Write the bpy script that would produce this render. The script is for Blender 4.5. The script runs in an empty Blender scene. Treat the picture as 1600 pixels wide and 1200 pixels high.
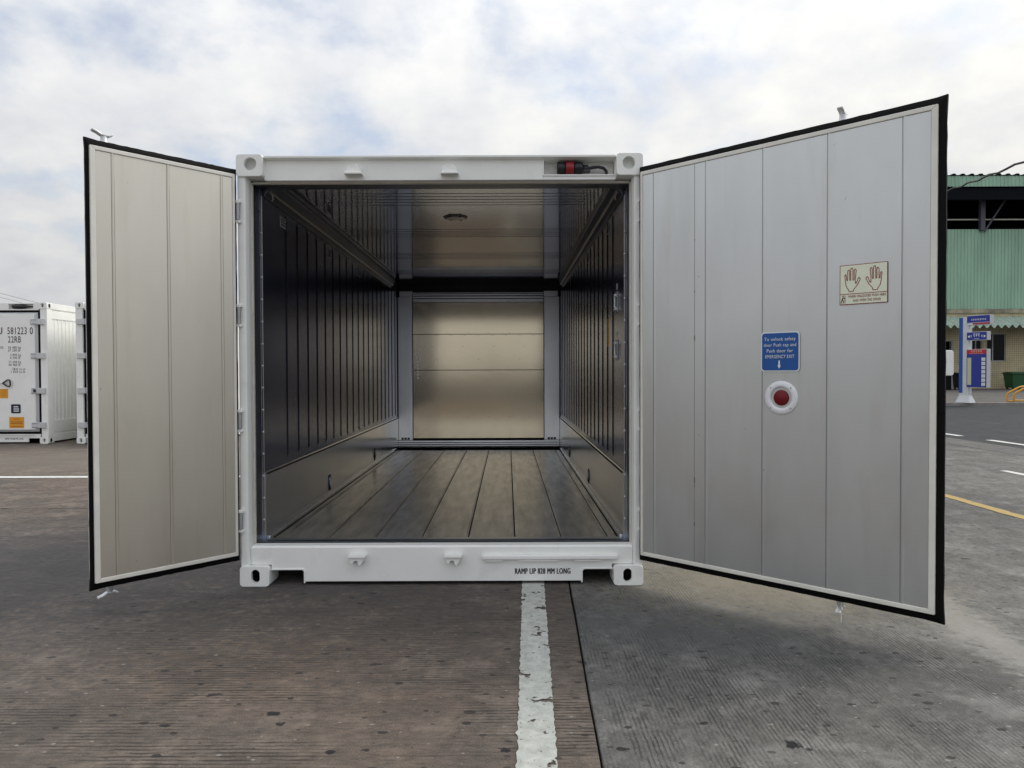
import bpy, math, random
from mathutils import Vector, Matrix
R = math.radians
random.seed(7)
sc = bpy.context.scene
C = sc.collection

# ------------------------------------------------------------------ camera
cam_d = bpy.data.cameras.new('camera')
cam = bpy.data.objects.new('camera', cam_d); C.objects.link(cam)
cam_d.sensor_width = 36.0
cam_d.lens = 36.0 * 1100 / 1600
cam_d.clip_start = 0.05; cam_d.clip_end = 2000
cam.location = (0, 0, 1.29)
cam.rotation_euler = (R(90 - 0.99), R(0.2), 0)
cam_d.shift_x = 7 / 1600
sc.camera = cam

# ------------------------------------------------------------------ world: Nishita sky with a broken cloud layer
SUN_EL, SUN_AZ = 48.0, 68.0          # azimuth clockwise from +Y (behind the container, to the right)
w = bpy.data.worlds.new('World'); sc.world = w; w.use_nodes = True
nt = w.node_tree; nt.nodes.clear()
def N(t, **k):
    n = nt.nodes.new(t)
    for a, b in k.items(): setattr(n, a, b)
    return n
def L(a, b): nt.links.new(a, b)
def M(op, a, b=None, c=None):
    n = N('ShaderNodeMath', operation=op)
    for i, v in enumerate((a, b, c)):
        if v is None: continue
        if isinstance(v, (int, float)): n.inputs[i].default_value = v
        else: L(v, n.inputs[i])
    return n.outputs[0]
out = N('ShaderNodeOutputWorld'); bg = N('ShaderNodeBackground')
bg.inputs['Strength'].default_value = 0.12
L(bg.outputs[0], out.inputs[0])
sky = N('ShaderNodeTexSky', sky_type='NISHITA', sun_disc=False)
sky.sun_elevation = R(SUN_EL); sky.sun_rotation = R(SUN_AZ)
sky.air_density = 1.0; sky.dust_density = 2.0; sky.ozone_density = 1.5
tc = N('ShaderNodeTexCoord'); sp = N('ShaderNodeSeparateXYZ'); L(tc.outputs['Generated'], sp.inputs[0])
zz = M('ADD', M('MAXIMUM', sp.outputs[2], 0.0), 0.40)
cb = N('ShaderNodeCombineXYZ')
L(M('DIVIDE', sp.outputs[0], zz), cb.inputs[0]); L(M('DIVIDE', sp.outputs[1], zz), cb.inputs[1])
CLOUD_OFF = (5.195, 11.719, 0.0)
mp = N('ShaderNodeMapping'); mp.inputs['Location'].default_value = CLOUD_OFF
L(cb.outputs[0], mp.inputs[0])
def wn(scale, detail, rough, dist=0.0):
    n = N('ShaderNodeTexNoise'); n.inputs['Scale'].default_value = scale; n.inputs['Detail'].default_value = detail
    n.inputs['Roughness'].default_value = rough; n.inputs['Distortion'].default_value = dist
    L(mp.outputs[0], n.inputs['Vector']); return n.outputs['Fac']
big, mid, fine = wn(0.6, 2, 0.5), wn(3.6, 9, 0.56, 0.1), wn(6.0, 8, 0.55)
cov = M('ADD', M('MULTIPLY', big, 0.55), M('MULTIPLY', mid, 0.75))
mr = N('ShaderNodeMapRange', interpolation_type='SMOOTHSTEP')
L(cov, mr.inputs[0]); mr.inputs[1].default_value = 0.50; mr.inputs[2].default_value = 0.72
mr.inputs[3].default_value = 0.28; mr.inputs[4].default_value = 1.0
haze = N('ShaderNodeMapRange'); L(sp.outputs[2], haze.inputs[0])
haze.inputs[1].default_value = 0.0; haze.inputs[2].default_value = 0.30; haze.inputs[3].default_value = 0.50; haze.inputs[4].default_value = 0.0
mask = M('MINIMUM', M('ADD', mr.outputs[0], haze.outputs[0]), 1.0)
ccol = N('ShaderNodeMix', data_type='RGBA')
cr = N('ShaderNodeMapRange'); L(fine, cr.inputs[0]); cr.inputs[1].default_value = 0.35; cr.inputs[2].default_value = 0.65
L(cr.outputs[0], ccol.inputs['Factor'])
ccol.inputs['A'].default_value = (4.40, 4.47, 4.62, 1); ccol.inputs['B'].default_value = (5.35, 5.32, 5.17, 1)
mix = N('ShaderNodeMix', data_type='RGBA')
# cloud lit through from the sun's side: a little brighter and warmer towards it
dp = N('ShaderNodeVectorMath', operation='DOT_PRODUCT'); L(tc.outputs['Generated'], dp.inputs[0])
dp.inputs[1].default_value = (math.sin(R(SUN_AZ)) * math.cos(R(SUN_EL)), math.cos(R(SUN_AZ)) * math.cos(R(SUN_EL)), math.sin(R(SUN_EL)))
gl = M('POWER', M('MAXIMUM', dp.outputs['Value'], 0.0), 2.0)
gm_ = N('ShaderNodeMix', data_type='RGBA'); L(gl, gm_.inputs['Factor'])
gm_.inputs['A'].default_value = (0.97, 0.98, 1.0, 1); gm_.inputs['B'].default_value = (1.20, 1.185, 1.14, 1)
lit = N('ShaderNodeMix', data_type='RGBA', blend_type='MULTIPLY'); lit.inputs['Factor'].default_value = 1.0
zf = M('ADD', M('MULTIPLY', M('MAXIMUM', sp.outputs[2], 0.0), 0.95), 0.70)
vz = N('ShaderNodeVectorMath', operation='SCALE'); L(ccol.outputs['Result'], vz.inputs[0]); L(zf, vz.inputs['Scale'])
L(vz.outputs[0], lit.inputs['A']); L(gm_.outputs['Result'], lit.inputs['B'])
L(mask, mix.inputs['Factor']); L(sky.outputs[0], mix.inputs['A']); L(lit.outputs['Result'], mix.inputs['B'])
L(mix.outputs['Result'], bg.inputs['Color'])

# ------------------------------------------------------------------ sun behind thin cloud
sd = bpy.data.lights.new('sun', 'SUN'); sun = bpy.data.objects.new('sun', sd); C.objects.link(sun)
sd.energy = 1.2; sd.angle = R(24); sd.color = (1.0, 0.95, 0.87)
sv = Vector((math.sin(R(SUN_AZ)) * math.cos(R(SUN_EL)), math.cos(R(SUN_AZ)) * math.cos(R(SUN_EL)), math.sin(R(SUN_EL))))
sun.rotation_euler = sv.to_track_quat('Z', 'Y').to_euler(); sun.location = sv * 60

# ------------------------------------------------------------------ colour management, sampling
sc.view_settings.view_transform = 'Standard'; sc.view_settings.look = 'None'
sc.view_settings.exposure = 0.52; sc.view_settings.gamma = 1.0
sc.view_settings.use_curve_mapping = False
sc.render.engine = 'CYCLES'
cy = sc.cycles
cy.use_denoising = True; cy.max_bounces = 14; cy.glossy_bounces = 10; cy.diffuse_bounces = 6
cy.transmission_bounces = 4; cy.sample_clamp_indirect = 8.0; cy.caustics_reflective = True

# ================================================================== helpers
class MB:
    """collects shapes; build() links them as one mesh object"""
    def __init__(s, off=(0, 0, 0)):
        s.v, s.f, s.sm, s.o = [], [], [], Vector(off)
    def add(s, vs, fs, smooth=False):
        n = len(s.v); s.v += [tuple(Vector(p) + s.o) for p in vs]
        s.f += [tuple(i + n for i in f) for f in fs]; s.sm += [smooth] * len(fs); return s
    def box(s, x0, x1, y0, y1, z0, z1):
        x0, x1 = sorted((x0, x1)); y0, y1 = sorted((y0, y1)); z0, z1 = sorted((z0, z1))
        return s.add([(x0,y0,z0),(x1,y0,z0),(x1,y1,z0),(x0,y1,z0),(x0,y0,z1),(x1,y0,z1),(x1,y1,z1),(x0,y1,z1)],
                     [(0,3,2,1),(4,5,6,7),(0,1,5,4),(1,2,6,5),(2,3,7,6),(3,0,4,7)])
    def prism(s, poly, axis, a, b):
        """extrude a 2-D polygon along an axis: 'x' -> (y,z), 'y' -> (x,z), 'z' -> (x,y)"""
        def P(p, t):
            return (t, p[0], p[1]) if axis == 'x' else (p[0], t, p[1]) if axis == 'y' else (p[0], p[1], t)
        n = len(poly)
        vs = [P(p, a) for p in poly] + [P(p, b) for p in poly]
        fs = [tuple(range(n))[::-1], tuple(range(n, 2 * n))] + [(i, (i+1) % n, n + (i+1) % n, n + i) for i in range(n)]
        return s.add(vs, fs)
    def tube(s, pts, r, n=8, cap=True):
        pts = [Vector(p) for p in pts]; rs = r if isinstance(r, (list, tuple)) else [r] * len(pts)
        vs, fs, up = [], [], None
        for i, p in enumerate(pts):
            d = (pts[min(i+1, len(pts)-1)] - pts[max(i-1, 0)]).normalized()
            if up is None:
                up = Vector((0, 0, 1)) if abs(d.z) < 0.9 else Vector((1, 0, 0))
            a = d.cross(up).normalized(); up = a.cross(d).normalized()
            for k in range(n):
                t = 2 * math.pi * k / n
                vs.append(p + (a * math.cos(t) + up * math.sin(t)) * rs[i])
        for i in range(len(pts) - 1):
            for k in range(n):
                fs.append((i*n+k, i*n+(k+1) % n, (i+1)*n+(k+1) % n, (i+1)*n+k))
        s.add(vs, fs, True)
        if cap:
            m = len(pts) - 1
            s.add(vs[:n], [tuple(range(n))]); s.add(vs[m*n:], [tuple(range(n))[::-1]])
        return s
    def lathe(s, prof, c, axis='y', n=32, smooth=True):
        """profile [(r, t)] turned round an axis through c"""
        vs, fs = [], []
        for r, t in prof:
            for k in range(n):
                a = 2 * math.pi * k / n; u, w_ = r * math.cos(a), r * math.sin(a)
                p = (t, u, w_) if axis == 'x' else (u, t, w_) if axis == 'y' else (u, w_, t)
                vs.append(Vector(p) + Vector(c))
        for i in range(len(prof) - 1):
            for k in range(n):
                fs.append((i*n+k, i*n+(k+1) % n, (i+1)*n+(k+1) % n, (i+1)*n+k))
        return s.add(vs, fs, smooth)
    def build(s, name, mat, parent=None, bevel=0.0, loc=None, rot=None, seg=2):
        me = bpy.data.meshes.new(name); me.from_pydata(s.v, [], s.f)
        me.polygons.foreach_set('use_smooth', s.sm)
        me.materials.append(mat)
        import bmesh
        bm = bmesh.new(); bm.from_mesh(me); bmesh.ops.recalc_face_normals(bm, faces=bm.faces[:]); bm.to_mesh(me); bm.free()
        o = bpy.data.objects.new(name, me); C.objects.link(o)
        if parent: o.parent = parent
        if loc: o.location = loc
        if rot: o.rotation_euler = rot
        if bevel:
            b = o.modifiers.new('bevel', 'BEVEL'); b.width = bevel; b.segments = seg; b.limit_method = 'ANGLE'; b.angle_limit = R(40)
        return o
def empty(name, loc, rz=0):
    o = bpy.data.objects.new(name, None); C.objects.link(o); o.location = loc; o.rotation_euler = (0, 0, rz)
    o.empty_display_size = 0.2; return o
def tag(o, label=None, cat=None, group=None, kind=None):
    if label: o['label'] = label
    if cat: o['category'] = cat
    if group: o['group'] = group
    if kind: o['kind'] = kind
    return o
def dup(o, parent, loc):
    c = o.copy(); C.objects.link(c); c.parent = parent; c.location = loc; return c

def text(body, mat, parent, name, x, y, z, width=None, cap=None, align='LEFT', bold=0.0, face='-y', rz=None):
    """flat lettering standing upright at (x,y,z) = anchor on the baseline, fitted to a width and a cap height"""
    cu = bpy.data.curves.new(name, 'FONT'); cu.body = body; cu.size = 1.0; cu.resolution_u = 3; cu.space_character = 1.12
    ob = bpy.data.objects.new(name, cu); C.objects.link(ob)
    dg = bpy.context.evaluated_depsgraph_get(); dg.update()
    me = bpy.data.meshes.new_from_object(ob.evaluated_get(dg))
    bpy.data.objects.remove(ob); bpy.data.curves.remove(cu)
    xs = [v.co.x for v in me.vertices]; ys = [v.co.y for v in me.vertices]
    if not xs: return None
    x0, x1 = min(xs), max(xs)
    sy = cap / 0.70 if cap else 1.0
    sx = width / (x1 - x0) if width else sy
    a = {'LEFT': x0, 'CENTER': (x0 + x1) / 2, 'RIGHT': x1}[align]
    for v in me.vertices: v.co = ((v.co.x - a) * sx, 0, v.co.y * sy)
    if bold:
        vs, fs = [], []
        for k in (-1, 0, 1):
            n0 = len(vs); vs += [(v.co.x + k * bold * sy, -0.0003 * (k + 1), v.co.z) for v in me.vertices]
            fs += [tuple(i + n0 for i in f.vertices) for f in me.polygons]
        me = bpy.data.meshes.new(name); me.from_pydata(vs, [], fs)
    me.materials.clear(); me.materials.append(mat)
    o = bpy.data.objects.new(name, me); C.objects.link(o); o.parent = parent; o.location = (x, y, z)
    if rz is not None: o.rotation_euler = (0, 0, rz)
    return o
def plate(mb, x0, x1, z0, z1, r, ya, yb, n=5):
    """rounded rectangle in XZ extruded ya..yb"""
    pts = []
    for cx_, cz_, a0 in ((x1-r, z1-r, 0), (x0+r, z1-r, 90), (x0+r, z0+r, 180), (x1-r, z0+r, 270)):
        for k in range(n + 1):
            t = R(a0 + 90 * k / n); pts.append((cx_ + r * math.cos(t), cz_ + r * math.sin(t)))
    return mb.prism(pts, 'y', ya, yb)

# ------------------------------------------------------------------ materials
def newmat(name):
    m = bpy.data.materials.new(name); m.use_nodes = True
    t = m.node_tree; return m, t, t.nodes['Principled BSDF']
def mat(name, col, rough=0.5, metal=0.0, var=0.0, vscale=3.0, bump=0.0, bscale=40.0, spec=0.5, stretch=(1, 1, 1), rvar=0.0, tint=None):
    m, t, p = newmat(name)
    p.inputs['Base Color'].default_value = (*col, 1); p.inputs['Roughness'].default_value = rough
    p.inputs['Metallic'].default_value = metal; p.inputs['Specular IOR Level'].default_value = spec
    tcn = t.nodes.new('ShaderNodeTexCoord'); mpn = t.nodes.new('ShaderNodeMapping'); mpn.inputs['Scale'].default_value = stretch
    t.links.new(tcn.outputs['Object'], mpn.inputs[0])
    def nz(s_, d_=5):
        n = t.nodes.new('ShaderNodeTexNoise'); n.inputs['Scale'].default_value = s_; n.inputs['Detail'].default_value = d_
        n.inputs['Roughness'].default_value = 0.6
        t.links.new(mpn.outputs[0], n.inputs['Vector']); return n.outputs['Fac']
    if var:
        n = nz(vscale); mx = t.nodes.new('ShaderNodeMix'); mx.data_type = 'RGBA'
        rp = t.nodes.new('ShaderNodeMapRange'); rp.inputs[1].default_value = 0.32; rp.inputs[2].default_value = 0.68
        t.links.new(n, rp.inputs[0]); t.links.new(rp.outputs[0], mx.inputs['Factor'])
        c2 = tint or tuple(c * (1 - var) for c in col)
        mx.inputs['A'].default_value = (*c2, 1); mx.inputs['B'].default_value = (*[min(1, c * (1 + var * 0.4)) for c in col], 1)
        t.links.new(mx.outputs['Result'], p.inputs['Base Color'])
        if rvar:
            rr = t.nodes.new('ShaderNodeMapRange'); rr.inputs[1].default_value = 0.3; rr.inputs[2].default_value = 0.7
            rr.inputs[3].default_value = rough - rvar; rr.inputs[4].default_value = rough + rvar
            t.links.new(nz(vscale * 2.3), rr.inputs[0]); t.links.new(rr.outputs[0], p.inputs['Roughness'])
    if bump:
        b = t.nodes.new('ShaderNodeBump'); b.inputs['Strength'].default_value = bump; b.inputs['Distance'].default_value = 0.01
        t.links.new(nz(bscale), b.inputs['Height']); t.links.new(b.outputs[0], p.inputs['Normal'])
    return m

def concrete(name, dark, light, warm, groove, spots=True, stains_and_light=(), gamp=1.0):
    """worn broom-finished concrete: groove = 'x' lines run along X, 'y' lines run along Y"""
    m, t, p = newmat(name); nd, lk = t.nodes, t.links.new
    tcn = nd.new('ShaderNodeTexCoord'); V = tcn.outputs['Object']
    def nz(s_, d_=6, rgh=0.6, stretch=None, off=None):
        v = V
        if stretch or off:
            q = nd.new('ShaderNodeMapping'); lk(V, q.inputs[0])
            if stretch: q.inputs['Scale'].default_value = stretch
            if off: q.inputs['Location'].default_value = off
            v = q.outputs[0]
        n = nd.new('ShaderNodeTexNoise'); n.inputs['Scale'].default_value = s_; n.inputs['Detail'].default_value = d_
        n.inputs['Roughness'].default_value = rgh; lk(v, n.inputs['Vector']); return n.outputs['Fac']
    def mr_(x, a, b, c=0.0, d=1.0, smooth=False):
        n = nd.new('ShaderNodeMapRange')
        if smooth: n.interpolation_type = 'SMOOTHSTEP'
        lk(x, n.inputs[0])
        for i, v in enumerate((a, b, c, d)): n.inputs[i + 1].default_value = v
        return n.outputs[0]
    def ma(op, a, b):
        n = nd.new('ShaderNodeMath'); n.operation = op
        for i, v in enumerate((a, b)):
            if isinstance(v, (int, float)): n.inputs[i].default_value = v
            else: lk(v, n.inputs[i])
        return n.outputs[0]
    def mixc(f, a, b):
        n = nd.new('ShaderNodeMix'); n.data_type = 'RGBA'
        if isinstance(f, float): n.inputs['Factor'].default_value = f
        else: lk(f, n.inputs['Factor'])
        for k, v in (('A', a), ('B', b)):
            if isinstance(v, tuple): n.inputs[k].default_value = (*v, 1)
            else: lk(v, n.inputs[k])
        return n.outputs['Result']
    st = (0.45, 1.3, 1) if groove == 'x' else (1.1, 0.75, 1)
    col = mixc(mr_(nz(0.55, 7, 0.62), 0.34, 0.66), dark, light)
    col = mixc(mr_(nz(0.9, 6, 0.6, None, (9, 4, 0)), 0.45, 0.7, 0.0, 0.8), col, warm)
    col = mixc(mr_(nz(7, 8, 0.7, st), 0.35, 0.7, 0.0, 0.55), col, tuple(c * 0.55 for c in dark))
    col = mixc(mr_(nz(4, 8, 0.75, None, (3, 3, 0)), 0.52, 0.8, 0.0, 0.5), col, tuple(min(1, c * 1.5) for c in light))
    col = mixc(mr_(nz(26, 9, 0.8, st, (2, 6, 0)), 0.44, 0.64, 0.0, 0.75), col, tuple(c * 0.5 for c in dark))
    col = mixc(mr_(nz(150, 4, 0.75), 0.40, 0.70, 0.0, 0.6), col, tuple(c * 0.45 for c in dark))
    col = mixc(mr_(nz(190, 3, 0.75, None, (1, 2, 0)), 0.56, 0.78, 0.0, 0.55), col, tuple(min(1, c * 2.0) for c in light))
    col = mixc(mr_(nz(2.6, 9, 0.72, None, (8, 1, 0)), 0.50, 0.68, 0.0, 0.45), col, tuple(min(1, c * 1.35) for c in light))
    col = mixc(mr_(nz(1.7, 9, 0.75, None, (3, 9, 0)), 0.52, 0.66, 0.0, 0.55), col, tuple(c * 0.62 for c in dark))
    col = mixc(mr_(nz(13, 9, 0.75, None, (6, 6, 0)), 0.50, 0.68, 0.0, 0.55), col, tuple(c * 0.6 for c in dark))
    # grooves with dirt
    wv = nd.new('ShaderNodeTexWave'); wv.wave_type = 'BANDS'; wv.bands_direction = 'Y' if groove == 'x' else 'X'
    wv.inputs['Scale'].default_value = 14.0 if groove == 'x' else 18.0; wv.inputs['Distortion'].default_value = 2.0; wv.inputs['Detail'].default_value = 2
    wv.inputs['Detail Scale'].default_value = 0.7
    lk(V, wv.inputs['Vector'])
    g = mr_(wv.outputs['Fac'], 0.50, 0.85)
    brk = mr_(nz(2.2, 8, 0.7, (0.5, 1.6, 1) if groove == 'x' else (1.6, 0.5, 1), (5, 2, 0)), 0.44, 0.58, 0.06, 1.0)
    dsh = mr_(nz(1.0, 4, 0.6, (9, 40, 1) if groove == 'x' else (40, 14, 1)), 0.38, 0.52, 0.05, 1.0)
    gm = ma('MULTIPLY', ma('MULTIPLY', g, brk), dsh)
    col = mixc(ma('MULTIPLY', gm, (0.80 if groove == 'x' else 0.68) * gamp), col, tuple(c * 0.28 for c in dark))
    rough = 0.82
    if spots:
        for s_, rad, sel, cc, amt, off in ((3.4, 0.030, 0.5, (0.016, 0.016, 0.018), 0.85, (0, 0, 0)), (9.0, 0.075, 0.72, (0.025, 0.024, 0.024), 0.8, (4, 1, 0)), (15.0, 0.09, 0.74, (0.04, 0.038, 0.036), 0.7, (2, 9, 0)), (11.0, 0.035, 0.55, (0.36, 0.34, 0.31), 0.55, (1, 8, 0))):
            q = nd.new('ShaderNodeMapping'); q.inputs['Location'].default_value = off
            q.inputs['Scale'].default_value = (0.75, 1.25, 0); lk(V, q.inputs[0])
            wob = nd.new('ShaderNodeTexNoise'); wob.inputs['Scale'].default_value = 26; wob.inputs['Detail'].default_value = 6; wob.inputs['Roughness'].default_value = 0.7; lk(V, wob.inputs['Vector'])
            vo = nd.new('ShaderNodeTexVoronoi'); vo.voronoi_dimensions = '2D'; vo.inputs['Scale'].default_value = s_; lk(q.outputs[0], vo.inputs['Vector'])
            cellr = nd.new('ShaderNodeSeparateColor'); lk(vo.outputs['Color'], cellr.inputs[0])
            rr = ma('MULTIPLY', mr_(cellr.outputs[0], sel, 1.0, 0.0, 1.0), rad * 2)
            dd = ma('ADD', vo.outputs['Distance'], ma('MULTIPLY', ma('SUBTRACT', wob.outputs['Fac'], 0.5), 0.30))
            k = ma('LESS_THAN', dd, rr)
            col = mixc(ma('MULTIPLY', k, amt), col, cc)
    sx = nd.new('ShaderNodeSeparateXYZ'); lk(V, sx.inputs[0])
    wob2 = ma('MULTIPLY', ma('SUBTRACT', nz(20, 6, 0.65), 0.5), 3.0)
    for (x, y, rx, ry, cc, amt) in stains_and_light:
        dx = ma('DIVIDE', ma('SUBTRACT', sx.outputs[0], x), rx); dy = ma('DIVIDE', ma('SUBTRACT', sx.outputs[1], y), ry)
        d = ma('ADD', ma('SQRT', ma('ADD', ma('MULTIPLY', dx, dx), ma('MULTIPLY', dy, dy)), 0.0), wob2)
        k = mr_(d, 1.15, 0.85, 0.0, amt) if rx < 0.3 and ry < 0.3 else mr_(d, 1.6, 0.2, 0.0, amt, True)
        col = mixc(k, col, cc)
    lk(col, p.inputs['Base Color']); p.inputs['Roughness'].default_value = rough; p.inputs['Specular IOR Level'].default_value = 0.3
    b = nd.new('ShaderNodeBump'); b.inputs['Strength'].default_value = 0.55; b.inputs['Distance'].default_value = 0.006
    hgt = ma('SUBTRACT', ma('MULTIPLY', nz(90, 5, 0.7), 0.5), gm)
    lk(hgt, b.inputs['Height']); lk(b.outputs[0], p.inputs['Normal'])
    return m

def paint(name, col, wear, edge_soft=0.05, under=None):
    """road paint, chipped away in places"""
    m, t, p = newmat(name); nd, lk = t.nodes, t.links.new
    tcn = nd.new('ShaderNodeTexCoord')
    def nz(s_, d_):
        n = nd.new('ShaderNodeTexNoise'); n.inputs['Scale'].default_value = s_; n.inputs['Detail'].default_value = d_; n.inputs['Roughness'].default_value = 0.65
        lk(tcn.outputs['Object'], n.inputs['Vector']); return n.outputs['Fac']
    def mr_(x, a, b, c=0.0, d=1.0):
        n = nd.new('ShaderNodeMapRange'); lk(x, n.inputs[0])
        for i, v in enumerate((a, b, c, d)): n.inputs[i + 1].default_value = v
        return n.outputs[0]
    mx = nd.new('ShaderNodeMix'); mx.data_type = 'RGBA'; lk(mr_(nz(20, 6), 0.35, 0.75), mx.inputs['Factor'])
    mx.inputs['A'].default_value = (*col, 1); mx.inputs['B'].default_value = (*[c * 0.62 for c in col], 1)
    mx2 = nd.new('ShaderNodeMix'); mx2.data_type = 'RGBA'; lk(mr_(nz(60, 3), 0.62, 0.70, 0.0, 0.8), mx2.inputs['Factor'])
    lk(mx.outputs['Result'], mx2.inputs['A']); mx2.inputs['B'].default_value = (0.06, 0.055, 0.05, 1)
    lk(mx2.outputs['Result'], p.inputs['Base Color']); p.inputs['Roughness'].default_value = 0.75
    tr = nd.new('ShaderNodeBsdfTransparent'); ms = nd.new('ShaderNodeMixShader')
    lk(mr_(nz(9, 8), wear, wear + 0.012), ms.inputs[0]); lk(tr.outputs[0], ms.inputs[1]); lk(p.outputs[0], ms.inputs[2])
    lk(ms.outputs[0], nd['Material Output'].inputs['Surface'])
    return m

def white_paint(name, col):
    m = mat(name, col, 0.40, 0, 0.05, 2.5, 0.06, 9); t = m.node_tree; p = t.nodes['Principled BSDF']
    src = p.inputs['Base Color'].links[0].from_socket; tcn = t.nodes.new('ShaderNodeTexCoord')
    for sc_, a, b, amt, cc in ((7, 0.58, 0.80, 0.25, (0.45, 0.42, 0.36)), (55, 0.74, 0.77, 0.55, (0.22, 0.15, 0.09)), (2.0, 0.5, 0.8, 0.08, (0.60, 0.62, 0.55))):
        n = t.nodes.new('ShaderNodeTexNoise'); n.inputs['Scale'].default_value = sc_; n.inputs['Detail'].default_value = 6; n.inputs['Roughness'].default_value = 0.62; t.links.new(tcn.outputs['Object'], n.inputs['Vector'])
        r_ = t.nodes.new('ShaderNodeMapRange'); t.links.new(n.outputs['Fac'], r_.inputs[0])
        for k, v in enumerate((a, b, 0.0, amt)): r_.inputs[k + 1].default_value = v
        x = t.nodes.new('ShaderNodeMix'); x.data_type = 'RGBA'; t.links.new(r_.outputs[0], x.inputs['Factor']); t.links.new(src, x.inputs['A']); x.inputs['B'].default_value = (*cc, 1)
        src = x.outputs['Result']
    t.links.new(src, p.inputs['Base Color']); return m
white = white_paint('white_paint', (0.90, 0.905, 0.875))
cream = mat('cream_sealant', (0.72, 0.69, 0.60), 0.5, 0, 0.15, 14)
trimw = mat('white_trim', (0.78, 0.76, 0.70), 0.45, 0, 0.10, 6)
rubber = mat('black_rubber', (0.0035, 0.0035, 0.004), 0.55, 0, 0.2, 8, spec=0.12)
steel = mat('steel_lining', (0.195, 0.210, 0.285), 0.21, 0.92, 0.08, 2.2)
jambst = mat('jamb_steel', (0.20, 0.21, 0.26), 0.35, 1.0, 0.15, 3)
kicks = mat('kick_plate_steel', (0.78, 0.79, 0.80), 0.22, 0.92, 0.10, 2)
ceilm = mat('ceiling_steel', (0.40, 0.43, 0.51), 0.08, 0.95, 0.06, 2, 0.006, 2.5)
bulkm = mat('bulkhead_steel', (0.70, 0.61, 0.46), 0.12, 1.0, 0.06, 1.2, 0.10, 0.8)
bulkp = mat('bulkhead_post_metal', (0.90, 0.91, 0.93), 0.28, 0.8, 0.05, 3)
alu = mat('cove_aluminium', (0.50, 0.48, 0.45), 0.35, 0.9, 0.1, 6)
deckm = mat('deck_aluminium', (0.78, 0.755, 0.71), 0.29, 0.86, 0.36, 9.0, 0.05, 30, stretch=(1.6, 0.25, 1))
gapm = mat('dark_gap', (0.02, 0.02, 0.02), 0.8)
def door_sheet(name, col):
    m, t, p = newmat(name); nd, lk = t.nodes, t.links.new
    tcn = nd.new('ShaderNodeTexCoord')
    def nz(sc_, stretch, d_=6, off=(0, 0, 0), rg=0.6):
        q = nd.new('ShaderNodeMapping'); q.inputs['Scale'].default_value = stretch; q.inputs['Location'].default_value = off; lk(tcn.outputs['Object'], q.inputs[0])
        n = nd.new('ShaderNodeTexNoise'); n.inputs['Scale'].default_value = sc_; n.inputs['Detail'].default_value = d_; n.inputs['Roughness'].default_value = rg; lk(q.outputs[0], n.inputs['Vector']); return n.outputs['Fac']
    def mr_(x, a, b, c=0.0, d=1.0):
        n = nd.new('ShaderNodeMapRange'); lk(x, n.inputs[0])
        for k, v in enumerate((a, b, c, d)): n.inputs[k + 1].default_value = v
        return n.outputs[0]
    def mixc(f, a, b):
        n = nd.new('ShaderNodeMix'); n.data_type = 'RGBA'; lk(f, n.inputs['Factor'])
        for k, v in (('A', a), ('B', b)):
            if isinstance(v, tuple): n.inputs[k].default_value = (*v, 1)
            else: lk(v, n.inputs[k])
        return n.outputs['Result']
    c = mixc(mr_(nz(2.2, (1, 1, 0.3)), 0.35, 0.7), col, tuple(v * 0.90 for v in col))
    c = mixc(mr_(nz(9, (1, 1, 0.12), 7, (4, 0, 2)), 0.55, 0.8, 0.0, 0.35), c, (col[0] * 0.72, col[1] * 0.68, col[2] * 0.60))
    c = mixc(mr_(nz(3.0, (1, 1, 1), 8, (7, 3, 1), 0.7), 0.62, 0.80, 0.0, 0.30), c, (col[0] * 0.70, col[1] * 0.66, col[2] * 0.58))
    c = mixc(mr_(nz(38, (1, 1, 0.6), 3, (1, 5, 3), 0.5), 0.735, 0.76, 0.0, 0.55), c, (0.15, 0.14, 0.13))
    lk(c, p.inputs['Base Color']); p.inputs['Metallic'].default_value = 0.78
    lk(mr_(nz(4, (1, 1, 0.4), 6, (2, 2, 9)), 0.3, 0.7, 0.29, 0.40), p.inputs['Roughness'])
    b = nd.new('ShaderNodeBump'); b.inputs['Strength'].default_value = 0.10; b.inputs['Distance'].default_value = 0.02
    lk(nz(1.5, (1, 1, 0.6), 3), b.inputs['Height']); lk(b.outputs[0], p.inputs['Normal'])
    return m
doorm_w, doorm_c = door_sheet('door_sheet_warm_light', (0.675, 0.635, 0.55)), door_sheet('door_sheet_cool_shade', (0.625, 0.635, 0.63))  # one door sheet twice: warm and cool light tinted into the colour
doorgr = mat('door_core', (0.50, 0.49, 0.47), 0.6, 0.3)
galv = mat('galvanised', (0.68, 0.69, 0.70), 0.42, 0.55, 0.25, 40)
hinge_g = mat('hinge_grey', (0.42, 0.43, 0.44), 0.45, 0.5, 0.15, 30)
blackp = mat('black_plastic', (0.012, 0.013, 0.016), 0.35)
redp = mat('red_plastic', (0.28, 0.012, 0.018), 0.35)
capred = mat('cap_red', (0.16, 0.008, 0.012), 0.4, spec=0.3)
ink = mat('black_ink', (0.012, 0.012, 0.014), 0.6)
whink = mat('white_ink', (0.80, 0.84, 0.84), 0.6)
blue = mat('sign_blue', (0.004, 0.085, 0.34), 0.4, 0, 0.06, 20)
glow = mat('pale_film', (0.80, 0.83, 0.66), 0.5, 0, 0.05, 20)
maroon = mat('maroon_ink', (0.27, 0.040, 0.028), 0.5)
orange = mat('orange_label', (0.80, 0.34, 0.02), 0.5, 0, 0.1, 30)
orinkm = mat('brown_ink', (0.35, 0.10, 0.01), 0.6)
navy = mat('navy_label', (0.010, 0.012, 0.035), 0.5)
plabel = mat('grey_label', (0.50, 0.50, 0.50), 0.5)

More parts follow.
